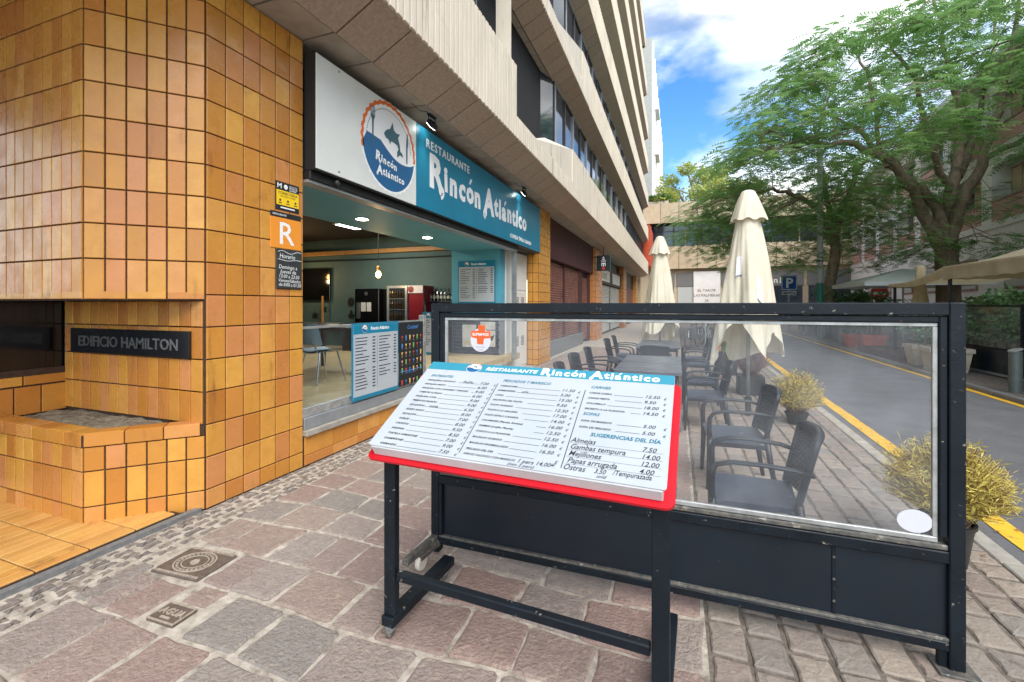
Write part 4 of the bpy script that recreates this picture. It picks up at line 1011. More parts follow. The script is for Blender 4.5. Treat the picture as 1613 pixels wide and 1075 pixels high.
mb = MB(); mb.tube([(-.3, 0, .6), (-.42, 0, .6)], .02, 6); mb.tube([(0, 0, .66), (0, 0, 1.1)], .015, 6); mb.build('bracket', 'dark_metal', hs_, local=True)
# ================================================================== TERRACE FENCE WITH GLASS
FYY = 2.42; FX0, FX1 = -1.42, 1.132; FH = 1.558
fe = thing('terrace_fence', 'black steel terrace windbreak with a wide clear glass pane and lower panel', 'fence', (-.1, FYY, 0))
def bar(nm, x0, x1, y0, y1, z0, z1, m='black_steel', p=None, c=.004):
    q = MB(); q.box(x0, x1, y0, y1, z0, z1, c=c); return q.build(nm, m, p if p is not None else fe)
pw = .055
bar('post', FX0, FX0+pw, FYY-pw/2, FYY+pw/2, .03, FH); bar('post', FX1-pw, FX1, FYY-pw/2, FYY+pw/2, .012, FH)
bar('top_rail', FX0+pw, FX1-pw, FYY-pw/2, FYY+pw/2, FH-.055, FH)
bar('inner_rail', FX0+pw+.03, FX1-pw-.03, FYY-.018, FYY+.018, FH-.086, FH-.057)
bar('inner_stile', FX0+pw+.001, FX0+pw+.03, FYY-.018, FYY+.018, .56, FH-.057); bar('inner_stile', FX1-pw-.03, FX1-pw-.001, FYY-.018, FYY+.018, .56, FH-.057)
bar('middle_rail', FX0+pw, FX1-pw, FYY-pw/2, FYY+pw/2, .455, .505); bar('middle_rail', FX0+pw, FX1-pw, FYY-.02, FYY+.02, .507, .53, 'dusty_steel')
bar('bottom_rail', FX0+pw, FX1-pw, FYY-pw/2, FYY+pw/2, .085, .125); bar('dust_strip', FX0+pw, FX1-pw, FYY-.026, FYY+.01, .126, .14, 'dusty_steel', c=.003)
gx0, gx1, gz0, gz1 = FX0+pw+.031, FX1-pw-.031, .532, FH-.087
bar('glazing_bead', gx0, gx1, FYY-.008, FYY+.008, gz0, gz0+.022, 'alu_strip', c=.002); bar('glazing_bead', gx0, gx1, FYY-.008, FYY+.008, gz1-.016, gz1, 'alu_strip', c=.002)
bar('glazing_bead', gx0, gx0+.018, FYY-.008, FYY+.008, gz0+.023, gz1-.017, 'alu_strip', c=.002); bar('glazing_bead', gx1-.018, gx1, FYY-.008, FYY+.008, gz0+.023, gz1-.017, 'alu_strip', c=.002)
bar('glass_pane', gx0+.018, gx1-.018, FYY-.003, FYY+.003, gz0+.022, gz1-.016, 'fence_glass', c=0)
bar('lower_panel', FX0+pw, .670, FYY-.006, FYY+.006, .141, .454, 'black_panel', c=.001); bar('lower_panel', .673, FX1-pw, FYY-.006, FYY+.006, .141, .454, 'black_panel', c=.001)
bar('panel_seam', .664, .679, FYY-.011, FYY-.0065, .141, .454, 'black_steel', c=.002)
q = MB()
for z in (.2, .3, .4): q.lathe([(.006, 0), (.006, .003)], 8, M=FY(.6715, z, FYY-.0112))
stuff(q.build('rivets', 'dusty_steel', fe))
bar('inner_stile', FX0+pw+.001, FX0+pw+.022, FYY-.03, FYY-.0065, .141, .454, 'black_steel', c=.003)
q = MB(); q.box(FX1-.10, FX1+.04, FYY-.06, FYY+.06, .0, .011, c=.003); q.build('foot_plate', 'dusty_steel', fe)
q = MB(); q.box(FX1-pw-.03, FX1-pw-.002, FYY-.014, FYY+.014, .012, .085); q.build('foot_stub', 'black_steel', fe)
# folding castor mechanism at the hinge end
q = MB(); q.box(-.02, .02, -.32, .06, .10, .14, c=.004); q.box(-.008, .03, -.2, .02, .07, .098, c=.003); q.tube([(.0, -.18, .06), (.02, .03, .12)], .012, 6); q.build('castor_arm', 'dusty_steel', fe, M=T3((FX0+.03, FYY, 0)) @ Rz(R(-4)))
q = MB(); q.lathe([(.045, -.015), (.05, -.008), (.05, .008), (.045, .015)], 16, M=T3((FX0+.02, FYY-.17, .051)) @ Matrix.Rotation(R(90), 4, 'Y')); q.build('castor_wheel', 'label_white', fe)
# stickers on the glass
st = thing('sumamos_sticker', 'round white glass sticker with an orange cross reading SUMAMOS', 'sticker', M=FY(-1.095, 1.36, FYY-.0042))
mb = MB(); mb.prism([(.066*math.cos(t*.2618), .07*math.sin(t*.2618)-.022) for t in range(24)], 0, .0006); mb.build('disc', 'sticker_white', st, local=True)
mb = MB(); mb.prism([(-.022, -.045), (.018, -.047), (.022, -.012), (.066, -.008), (.062, .032), (.030, .030), (.030, .066), (-.014, .068), (-.016, .034), (-.062, .032), (-.060, -.006), (-.024, -.012)], .0008, .0016); mb.build('cross', 'sticker_orange', st, local=True)
text('SUMAMOS', .0235, W[st] @ T3((0, .004, .0022)), 'white_print', st, 'lettering', 'CENTER', bold=.02, sx=.98)
text('Punt reserva.com', .0085, W[st] @ T3((0, -.066, .0012)), 'ink', st, 'black_lettering', 'CENTER'); text('Cruz Roja', .0085, W[st] @ T3((0, -.082, .0012)), 'ink', st, 'black_lettering', 'CENTER')
st = MB(); st.prism([(.063*math.cos(t*.2618), .050*math.sin(t*.2618)) for t in range(24)], 0, .0006); o = st.build('blank_sticker', 'sticker_white', M=FY(.968, .61, FYY-.0042)); tag(o, 'blank white round sticker low on the fence glass', 'sticker')
# ================================================================== MENU STAND
STM = T3((-1.2525, 1.7567, 0)) @ Rz(R(-2.750))          # left leg foot; turned a little from the fence
stn = thing('menu_stand', 'tilted menu lectern with red board and printed menu on a black wheeled frame', 'menu stand', M=STM)
def lbar(nm, x0, x1, y0, y1, z0, z1, m='black_steel', c=.004, M=None):
    q = MB(); q.box(x0, x1, y0, y1, z0, z1, c=c); return q.build(nm, m, stn, M=M, local=True)
LG = 1.20
for i, x in enumerate((0, LG)):
    lbar('leg', x-.031, x+.031, -.02, .02, .106, .862)
    lbar('base_foot', x-.034, x+.034, -.035, .52, .058, .105)
    for yy in (-.01, .46):
        q = MB(); q.lathe([(.02, -.012), (.024, -.008), (.024, .008), (.02, .012)], 14, M=T3((x, yy, .0245)) @ Matrix.Rotation(R(90), 4, 'Y')); q.build('castor', 'dusty_steel', stn, local=True)
        q = MB(); q.box(x-.016, x+.016, yy-.014, yy+.014, .03, .0575); q.build('castor_fork', 'alu', stn, local=True)
q = MB(); q.box(.036, LG-.036, -.018, .022, .27, .31, c=.005); q.build('crossbar', 'black_steel', stn, local=True)
TILT = R(30.27); sc_ = Matrix.Rotation(TILT, 4, 'X')
BW, BL = 1.272, .628
BX0 = -.045; BM = T3((BX0, -.077, .859)) @ sc_                 # board frame: x width, y up the slope, z normal
def rrect(x0, x1, y0, y1, r, n=6):
    o = []
    for cx, cy, a in ((x1-r, y1-r, 0), (x0+r, y1-r, 90), (x0+r, y0+r, 180), (x1-r, y0+r, 270)):
        for i in range(n+1): t = R(a+90*i/n); o.append((cx+r*math.cos(t), cy+r*math.sin(t)))
    return o
q = MB(); q.prism(rrect(-.02, BW+.026, -.024, BL+.0, .035), 0, .012, M=BM); q.build('red_board', 'red_plastic', stn, local=True)
q = MB(); q.box(.015, BW-.012, .0, BL-.03, .0125, .066, M=BM, c=.004); q.build('acrylic_case', 'acrylic', stn, local=True)
q = MB(); q.prism(rrect(.0, BW, .004, BL-.012, .012), .0665, .0705, M=BM); sheet = q.build('menu_sheet', 'paper', stn, local=True)
q = MB(); q.box(.05, .09, .1, BL-.1, -.03, -.001, M=BM); q.box(BW-.09, BW-.05, .1, BL-.1, -.03, -.001, M=BM); q.build('support_rail', 'black_steel', stn, local=True)
q = MB(); q.box(.001, BW-.001, BL-.075, BL-.0125, .0707, .0713, M=BM); q.build('menu_header', 'teal_head', stn, local=True)
PM = STM @ BM @ T3((0, 0, .0718))
HL = BL
logo(PM @ T3((.275, HL-.047, .0002)) @ Matrix.Diagonal((1.25, 1, 1, 1)), .036, stn, fine=False, dz=.0003)
text('RESTAURANTE', .034, PM @ T3((.345, HL-.058, 0)), 'white_print', stn, 'header_lettering', shear=.2, bold=.03, sx=1.15, track=1.1)
x = fancy('Rincón', .058, PM @ T3((.648, HL-.062, 0)), 'white_print', stn, sx=1.12, name='header_lettering'); fancy('Atlántico', .058, PM @ T3((.665+x, HL-.062, 0)), 'white_print', stn, sx=1.12, name='header_lettering')
def mt(s, sz, x, y, m='ink', nm='printed_text', **k): text(s, sz, PM @ T3((x, y, 0)), m, stn, nm, **k)
rule = MB()
def line(x0, x1, y, h_=.0012): rule.box(x0, x1, y, y+h_, .0, .0003, M=BM @ T3((0, 0, .0718)))
def hand(s, sz, x, y, sx=1.25, **k): mt(s, sz, x, y, 'ink', 'handwriting', shear=.28, bold=.007, sx=sx, **k)
def column_items(x0, x1, ytop, dy, items, head):
    mt(head, .024, x0, ytop+.014, 'teal_ink', 'heading', shear=.22, bold=.02)
    for i, (nm, pr, extra) in enumerate(items):
        y = ytop-dy*(i+1)+.012; s_ = .0142
        mt(nm, s_, x0, y, shear=.2, bold=.024, sx=1.05)
        ln = len(nm)*s_*.66
        line(x0+ln+.008, x1-.085, y-.001)
        if extra: hand(extra, .021, x0+ln+.03, y+.001)
        hand(pr, .025, x1-.08, y-.002, sx=1.12)
        mt('€', .018, x1-.002, y-.007, 'ink', 'handwriting', shear=.28)
E1 = [('ENSALADILLA BACALAO', '7.50', 'PulPo'), ('ENSALADA MIXTA', '6.50', ''), ('ENSALADA CON CANGREJO Y MARARE', '9.00', ''), ('TOMATES ALIÑADO', '6.00', ''), ('ENSALADA ATÚN', '9.00', ''), ('PIMIENTOS PADRÓN', '9.00', ''), ('CROQUETAS', '6.50', 'cuna'), ('QUESO ASADO', '8.00', ''), ('ESCALDÓN', '7.00', ''), ('GUELDE', '8.00', ''), ('CHOPITOS', '9.50', ''), ('SARDINAS', '8.50', ''), ('TORTILLA CAMARONES', '7.00', ''), ('CHAMPIÑONES', '9.00', ''), ('GARBANZAS', '7.50', '')]
E2 = [('CAMARONES', '11.50', ''), ('ZAMBURIÑAS', '3.00', 'c/u'), ('LAPAS', '15.00', ''), ('SALPICÓN DEL PULPO', '9.50', ''), ('PULPO GUISADO', '12.50', ''), ('PULPO A LA GALLEGA', '17.00', ''), ('PULPO ESTILO CANARIA', '14.00', ''), ('CALAMARES (Plancha, Romana)', '16.00', ''), ('GAMBAS (al ajillo, Plancha)', '12.50', ''), ('CHOCO A LA PLANCHA', '12.50', ''), ('BACALAO GUISADO', '16.00', ''), ('BACALAO ENCEBOLLADO', '16.50', ''), ('PESCADO DEL DÍA', '', '')]
column_items(.055, .44, .478, .0315, E1, 'ENTRANTES')
column_items(.475, .865, .478, .0335, E2, 'PESCADOS Y MARISCO')
mt('ARROZ CALDOSO CON MARISCO', .0142, .475, .028, shear=.2, bold=.016, sx=1.05); hand('1 pers 14,00€', .027, .715, .026, sx=1.0); hand('(min 2 pers)', .018, .68, .008)
E3 = [('CARNE CABRA', '12.50', ''), ('CARNE FIESTA', '9.50', ''), ('COLOMILLO', '18.00', ''), ('SECRETO A LA PLANCHA', '14.50', '')]
column_items(.915, 1.235, .478, .034, E3, 'CARNES')
column_items(.915, 1.245, .305, .036, [('SOPA DE MARISCO', '5.00', ''), ('SOPA DE PESCADO', '5.00', '')], 'SOPAS')
mt('SUGERENCIAS DEL DÍA', .026, .97, .205, 'teal_ink', 'heading', shear=.15, bold=.03)
for i, (a, b) in enumerate((('Almejas', '7.50'), ('Gambas tempura', '14.00'), ('Mejillones', '12.00'), ('Papas arrugada', '4.00'))):
    y = .163-.034*i; hand(a, .036, .90+.003*i, y, sx=.86); hand(b, .031, 1.175, y-.004, sx=.95); line(.9, 1.25, y-.006, .0006)
hand('Ostras', .036, .90, .028, sx=.86); hand('3.50', .029, 1.018, .030, sx=.85); hand('/Tempurazada', .031, 1.085, .034, sx=.76); hand('unid', .020, 1.03, .012, sx=1)
for x0, x1 in ((.455, .458), (.893, .896)): rule.box(x0, x1, .03, .475, 0, .0003, M=BM @ T3((0, 0, .0718)))
stuff(rule.build('ruled_lines', 'ink', stn, local=True))
# ================================================================== CHAIRS AND TABLES
def make_chair(M, label):
    c = thing('terrace_chair', label, 'chair', M=M, group='dark resin armchairs on the terrace')
    def seatf(zoff):
        return lambda u, v: (-.215+.44*u, (v-.5)*(.46-.03*(1-u)), .425+zoff-.018*math.sin(math.pi*u)*math.sin(math.pi*v)-.02*max(0, u-.8)*5*.5+.012*(1-u))
    q = MB(); q.grid(seatf(0), 10, 10); q.grid(seatf(-.03), 10, 10)
    n = 11; ring = lambda zf: [zf(i/10, 0) for i in range(11)]+[zf(1, j/10) for j in range(1, 11)]+[zf(1-i/10, 1) for i in range(1, 11)]+[zf(0, 1-j/10) for j in range(1, 10)]
    a, b = ring(seatf(0)), ring(seatf(-.03)); k = len(a); q.add(a+b, [(i, (i+1) % k, k+(i+1) % k, k+i) for i in range(k)])
    q.build('seat', 'resin_seat', c, local=True, auto=40)
    # curved back with raised weave
    def bk(off, wv):
        def fn(u, v):
            t = 2*u-1; hw = .215+.02*v
            x = -.225-.085*v-.05*(1-t*t)+.035+off
            y = t*hw; z = .44+.385*v-.02*v*t*t
            if wv: x += .0045*math.sin(v*119)+.0022*math.sin(u*70+2*math.sin(v*60))
            return (x, y, z)
        return fn
    q = MB(); q.grid(bk(0, True), 40, 88); q.grid(bk(-.014, False), 14, 8); q.build('backrest', 'resin', c, local=True, auto=60)
    # back frame loop: posts and top rim
    f = bk(-.007, False); path = [f(0, v/8) for v in range(9)]+[f(u/12, 1.02) for u in range(1, 12)]+[f(1, 1-v/8) for v in range(9)]
    q = MB(); q.tube(path, [(.016, .02)]*len(path), 8); q.build('back_frame', 'resin', c, local=True, smooth=True)
    for s_ in (-1, 1):
        q = MB(); q.tube([(-.27, s_*.224, .63), (-.18, s_*.246, .655), (-.02, s_*.255, .665), (.12, s_*.252, .66), (.20, s_*.247, .635), (.225, s_*.243, .59), (.228, s_*.238, .50), (.225, s_*.236, .42)], [(.02, .012), (.024, .012), (.026, .012), (.026, .012), (.026, .014), (.026, .018), (.024, .02), (.022, .02)], 8); q.build('armrest', 'resin', c, local=True, smooth=True)
        q = MB(); q.tube([(.222, s_*.232, .44), (.226, s_*.236, .24), (.236, s_*.242, 0)], [.024, .022, .017], 8); q.build('leg', 'resin', c, local=True, smooth=True)
        q = MB(); q.tube([(-.205, s_*.212, .46), (-.235, s_*.222, .24), (-.275, s_*.235, 0)], [.024, .022, .017], 8); q.build('leg', 'resin', c, local=True, smooth=True)
        q = MB(); q.box(-.2, .21, s_*.222-.01, s_*.222+.01, .36, .402, c=.004); q.build('side_rail', 'resin', c, local=True)
    return c
ch = [  # x, y, heading (front direction), label
 (.43, 3.02, 176, 'dark resin armchair right behind the fence glass, first of its row'),
 (.47, 4.32, 183, 'dark resin armchair second along the row on the road side'),
 (.33, 6.12, 180, 'dark resin armchair on the road side of the first long table'),
 (.33, 7.25, 182, 'dark resin armchair on the road side at the far end of the first long table'),
 (.36, 9.25, 178, 'dark resin armchair by the leaning pole at the second long table'),
 (.34, 10.15, 181, 'dark resin armchair furthest along the road side row'),
 (-1.06, 5.30, 4, 'dark resin armchair on the shop side, mostly behind the menu board'),
 (-1.12, 6.35, -3, 'dark resin armchair on the shop side facing the first long table'),
 (-1.10, 7.35, 2, 'dark resin armchair on the shop side at the far end of the first long table'),
 (-1.08, 9.35, -2, 'dark resin armchair on the shop side of the second long table'),
 (-1.05, 10.3, 3, 'dark resin armchair furthest along the shop side row'),
 (-.36, 8.35, 90, 'dark resin armchair with its back turned, between the two long tables')]
c0 = None
for x, y, a, lb in ch:
    M = T3((x, y, .003)) @ Rz(R(a))
    if c0 is None: c0 = make_chair(M, lb)
    else: dup(c0, M, lb)
t0 = None
for x, y, lb in ((-.37, 3.55, 'dark square terrace table behind the menu board'), (-.34, 6.02, 'dark square terrace table, near half of the first long table'), (-.34, 6.93, 'dark square terrace table, far half of the first long table'), (-.34, 9.3, 'dark square terrace table in front of the smaller folded parasol'), (-.34, 10.18, 'dark square terrace table around the pole of the smaller parasol')):
    M = T3((x, y, .003))
    if t0 is None:
        t0 = thing('terrace_table', lb, 'table', M=M, group='square terrace tables')
        q = MB(); q.prism(rrect(-.4, .4, -.435, .435, .03), .705, .735); q.build('tabletop', 'table_top', t0, local=True)
        for a, b in ((-.34, -.37), (.34, -.37), (-.34, .37), (.34, .37)):
            q = MB(); q.tube([(a, b, .704), (a*1.04, b*1.04, 0)], [.024, .019], 8); q.build('leg', 'resin', t0, local=True, smooth=True)
        q = MB()
        for a in (-.355, .325): q.box(a, a+.03, -.36, .36, .65, .703)
        for b in (-.385, .355): q.box(-.323, .323, b, b+.03, .65, .703)
        q.build('apron', 'resin', t0, local=True)
    else: dup(t0, M, lb)
# ================================================================== CLOSED PARASOLS
def closed_parasol(x, y, top, rb, seed, label, m='canvas', h0=.78, hv=.35, pole=.024, base=True, rz=0, prints=None):
    rnd = random.Random(seed)
    p = thing('parasol', label, 'parasol', (x, y, 0), rz)
    ph = [rnd.uniform(0, 6.28) for _ in range(8)]; tip = [rnd.uniform(-.5, .5) for _ in range(8)]
    nu, nv = 128, 40
    def body(u, v):
        t = 2*math.pi*u; z_top = top-.06
        k8 = 4*t; pl = math.cos(k8+.5*math.sin(2*t+ph[0]))
        hem = h0+hv*(.5-.5*pl)*.9+.16*math.sin(t+ph[1])+.10*math.sin(3*t+ph[2])
        z = z_top+(hem-z_top)*v
        r = .06+(rb-.06)*(v**.82); amp = .10+.26*v**1.3
        r *= 1-amp*(.5+.5*math.cos(k8+math.pi+.6*math.sin(t+ph[3])+.7*v*math.sin(2*t+ph[4])))
        r *= 1+.05*math.sin(11*t+ph[5]+5*v)*v+.03*math.sin(23*t+ph[6]-7*v)*v
        r += .018*math.sin(9*v+ph[7]+3*t)*v
        return (r*math.cos(t), r*math.sin(t)*.9, z)
    q = MB(); q.grid(body, nu, nv); q.build('canopy', m, p, local=True, smooth=True)
    zc = top-(top-1.55)*.27
    def capf(u, v):
        t = 2*math.pi*u
        if v < .25: r = .015+.085*math.sin(v/.25*1.57); z = top-.06*(1-math.cos(v/.25*1.57))
        else: w_ = (v-.25)/.75; r = .10+(rb*.46-.10)*w_**.85; z = top-.06+(zc-top+.06)*w_-.015*math.cos(8*t)*w_
        r *= 1+.10*v*math.cos(4*t+ph[1]+.4*math.sin(t))+.03*v*math.sin(13*t+ph[2])
        return (r*math.cos(t), r*math.sin(t)*.95, z)
    q = MB(); q.grid(capf, 96, 16); q.build('vent_cap', m, p, local=True, smooth=True)
    q = MB(); q.tube([(0, 0, .02), (0, 0, top-.05)], pole, 10); q.build('pole', 'pole_metal', p, local=True, smooth=True)
    if base:
        q = MB(); q.tube([(0, 0, .02), (0, 0, .26)], pole*1.6, 10); q.tube([(0, -.02, .22), (-.09, -.06, .22)], .014, 6); q.lathe([(.05, .2), (.05, .26)], 8); q.build('pole_socket', 'pot_black', p, local=True)
    if prints:
        for u0, u1, v0, v1 in prints:
            def pf(u, v, dr=.006):
                x_, y_, z_ = body(u0+(u1-u0)*u, v0+(v1-v0)*v); l_ = math.hypot(x_, y_); return (x_*(1+dr/l_), y_*(1+dr/l_), z_)
            q = MB(); q.grid(pf, 10, 12); q.build('printed_patch', 'white_print', p, local=True, smooth=True)
            q = MB()
            for k in range(5):
                a0 = .05+.19*k; q.grid(lambda u, v: pf(a0+.13*u, .90+.09*v, .009), 2, 2)
            stuff(q.build('printed_letters', 'ink', p, local=True))
    return p
closed_parasol(.93, 6.94, 3.14, .50, 3, 'tall folded cream parasol on the road side of the terrace', rz=.3, prints=((.60, .645, .50, .66), (.735, .77, .53, .69)))
closed_parasol(-.36, 10.75, 3.12, .50, 11, 'folded cream parasol in the middle of the terrace by the second table', rz=1.2)
closed_parasol(6.55, 16.0, 2.68, .26, 5, 'small folded beige parasol across the road among shrubs', m='canvas_tan', h0=1.0, base=False)
# ================================================================== PLANTS, POSTS, BICYCLES ON THE TERRACE EDGE
def wisp_bush(nm, label, x, y, pot, h_, spread, n, m, seed, base_m='straw_base', pot_m='pot_black', up=1.0):
    rnd = random.Random(seed); p = thing(nm, label, 'shrub', (x, y, 0))
    pr, phh, square = pot
    q = MB()
    if square: q.prism(rrect(-pr, pr, -pr, pr, .02), 0, phh); q.build('pot', pot_m, p, local=True)
    else: q.lathe([(pr*.72, 0), (pr*.98, phh-.02), (pr*1.06, phh-.02), (pr*1.06, phh), (pr*.94, phh), (pr*.9, phh-.03)], 20); q.build('pot', pot_m, p, local=True, auto=40)
    q = MB(); q.lathe([(pr*.88, phh-.03), (pr*.88, phh-.02), (.01, phh-.005)], 14); q.build('soil', 'soil', p, local=True)
    st = MB(); fo = MB()
    for i in range(n):
        a = rnd.uniform(0, 6.283); sp = spread*math.sqrt(rnd.random()); tz = phh+h_*(.35+.65*rnd.random())*math.sqrt(max(.15, 1-(sp/spread)**2*.7))
        b0 = Vector((rnd.uniform(-1, 1)*pr*.5, rnd.uniform(-1, 1)*pr*.5, phh-.03)); e = Vector((sp*math.cos(a), sp*math.sin(a), tz)); mid = b0.lerp(e, .5)+Vector((0, 0, .04*up))
        pts = [b0, mid, e]
        st.tube(pts, [.0032, .0022, .0012], 3, cap=False)
        for k in range(13):
            t = .30+.70*rnd.random(); c = (b0*(1-t)**2+mid*2*t*(1-t)+e*t*t)
            d = Vector((rnd.uniform(-1, 1), rnd.uniform(-1, 1), rnd.uniform(-.1, 1.2)*up)).normalized(); ln = rnd.uniform(.03, .085); wv = d.cross(Vector((rnd.uniform(-1, 1), rnd.uniform(-1, 1), .3))).normalized()*rnd.uniform(.0018, .0042)
            tip_ = c+d*ln+Vector((0, 0, -.01*rnd.random()))
            fo.add([c-wv*.4, c+d*ln*.5+wv, tip_, c+d*ln*.5-wv], [(0, 1, 2, 3)])
    st.build('stems', base_m, p, local=True); stuff(fo.build('foliage', m, p, local=True)); return p
wisp_bush('dry_shrub', 'large straw yellow wispy shrub in a pot beside the fence post', 1.52, 3.42, (.13, .26, False), .52, .31, 1150, 'straw', 1, 'twig')
wisp_bush('dry_shrub', 'straw yellow wispy shrub in a pot beyond the second armchair', 1.46, 6.70, (.13, .15, False), .58, .32, 800, 'straw', 2, 'twig')
wisp_bush('bare_shrub', 'reddish bare shrub in a square black pot by the folded parasol pole', 1.20, 8.70, (.20, .32, True), .85, .36, 420, 'twig', 3, 'twig')
wisp_bush('thin_shrub', 'thin grey green shrub in a tall pot behind the wooden post', 1.05, 10.9, (.18, .3, True), .8, .35, 420, 'leaf_shrub', 4, 'twig')
for x, y, h_, lb in ((.83, 10.2, .98, 'slim orange wooden stake standing behind the chairs'), (1.62, 12.0, .95, 'short orange wooden stake near the parasol hem')):
    q = MB(); q.box(-.03, .03, -.03, .03, 0, h_-.08, c=.004); o = thing('wooden_stake', lb, 'stake', (x, y, 0)); q.build('shaft', 'wood_post', o, local=True)
    q = MB(); q.box(-.032, .032, -.032, .032, h_-.08, h_, c=.006); q.build('cap', 'label_white', o, local=True)
o = thing('leaning_pole', 'grey metal pole leaning over the chairs', 'pole', (.62, 9.9, 0)); q = MB(); q.tube([(-.06, 0, .0), (.38, .25, 1.55)], .022, 8); q.build('tube', 'pole_metal', o, local=True); q = MB(); q.lathe([(.09, 0), (.09, .03), (.04, .05)], 12, M=T3((-.06, 0, 0))); q.build('foot', 'pot_black', o, local=True)
def bicycle(x, y, rz, label, m):
    b = thing('bicycle', label, 'bicycle', (x, y, 0), rz, 'parked bicycles')
    for wx in (-.52, .52):
        q = MB(); q.tube([(wx+.33*math.cos(t*.2618), 0, .35+.33*math.sin(t*.2618)) for t in range(24)], .02, 6, closed=True); wl = q.build('wheel', 'pot_black', b, local=True)
        q = MB()
        for k in range(10): t = k*.628; q.tube([(wx, 0, .35), (wx+.32*math.cos(t), 0, .35+.32*math.sin(t))], .003, 3, cap=False)
        q.build('spokes', 'chrome', b, local=True)
    q = MB()
    for a, c in (((-.52, 0, .35), (-.1, 0, .33)), ((-.52, 0, .35), (-.18, 0, .78)), ((-.1, 0, .33), (-.22, 0, .88)), ((-.1, 0, .33), (.36, 0, .78)), ((-.19, 0, .8), (.35, 0, .84)), ((.52, 0, .35), (.32, 0, .98))): q.tube([a, c], .018, 6)
    q.build('frame', m, b, local=True)
    q = MB(); q.tube([(.3, -.26, 1.0), (.33, -.1, 1.02), (.33, .1, 1.02), (.3, .26, 1.0)], .014, 6); q.build('handlebar', 'pot_black', b, local=True)
    q = MB(); q.prism([(-.36, -.07), (-.2, -.06), (-.06, -.015), (-.06, .015), (-.2, .06), (-.36, .07)], .89, .94); q.build('saddle', 'pot_black', b, local=True)
bicycle(.55, 17.2, R(70), 'dark bicycle parked on the terrace beyond the chairs', 'pot_black'); bicycle(1.05, 18.4, R(105), 'blue grey bicycle parked behind the dark one', 'galvanised')
q = MB(); q.tube([(0, 0, 0), (0, 0, .8), (.1, 0, .9), (.7, 0, .9), (.8, 0, .8), (.8, 0, 0)], .025, 8); o = q.build('bike_rack', 'pole_metal', M=T3((.9, 16.2, 0)) @ Rz(R(80))); tag(o, 'bent metal tube bicycle rack on the pavement', 'rack')
rnd = random.Random(77); q = MB()
for i in range(170):
    y = rnd.uniform(2.6, 16); x = rl(y)+rnd.gauss(.0, .22) if rnd.random() < .8 else rnd.uniform(-2.8, 1.6); z = .006 if x < rl(y) else .0
    a = rnd.uniform(0, 6.283); s_ = rnd.uniform(.012, .03); c_, d_ = math.cos(a)*s_, math.sin(a)*s_
    q.add([(x-c_, y-d_, z), (x+d_*.4, y-c_*.4, z+rnd.uniform(.002, .01)), (x+c_, y+d_, z+.002), (x-d_*.4, y+c_*.4, z+rnd.uniform(.002, .01))], [(0, 1, 2, 3)])
stuff(q.build('leaf_litter', 'straw_base'), 'small dry leaves scattered along the kerb and yellow line', 'leaves')
# ================================================================== ACROSS THE ROAD
def bollard(x, y, h_, label, r_=.055):
    b = thing('bollard', label, 'bollard', (x, y, .06), 0, 'grey bollards along the far kerb')
    q = MB(); q.lathe([(r_, 0), (r_, h_*.72), (r_*1.03, h_*.72), (r_*1.03, h_*.74), (r_, h_*.74), (r_, h_*.80), (r_*1.03, h_*.80), (r_*1.03, h_*.82), (r_, h_*.82), (r_, h_)], 18); q.build('shaft', 'bollard', b, local=True, auto=40)
    q = MB(); q.prism([(r_*1.05*math.cos(t*.35), r_*1.05*math.sin(t*.35)) for t in range(18)], 0, .02, M=T3((0, 0, h_+.012)) @ Matrix.Rotation(R(-18), 4, 'Y') @ Matrix.Diagonal((1.06, 1, 1, 1))); q.build('slanted_cap', 'pole_metal', b, local=True)
bollard(5.36, 9.98, .70, 'grey metal bollard with a slanted cap before the dark glass fence', .085)
for x, y, lb in ((5.62, 19.3, 'grey bollard just before the terracotta planters'), (5.78, 22.3, 'grey bollard with a pale cap between dark planters'), (5.90, 25.0, 'furthest grey bollard with a pale cap by the parking sign')): bollard(x, y, .95, lb, .10)
def leafy(mb, rnd, c, rad, n, size, flat=.8):
    for i in range(n):
        d = Vector((rnd.gauss(0, 1), rnd.gauss(0, 1), rnd.gauss(0, 1))).normalized()*rad*(.45+.55*rnd.random()); d.z *= flat
        p = Vector(c)+d; a = Vector((rnd.gauss(0, 1), rnd.gauss(0, 1), rnd.gauss(0, .5))).normalized(); b = a.cross(Vector((rnd.gauss(0, 1), rnd.gauss(0, 1), rnd.gauss(0, 1)))).normalized()
        s_ = size*rnd.uniform(.6, 1.3)
        mb.add([p, p+a*s_*.5+b*s_*.28, p+a*s_, p+a*s_*.5-b*s_*.28], [(0, 1, 2, 3)])
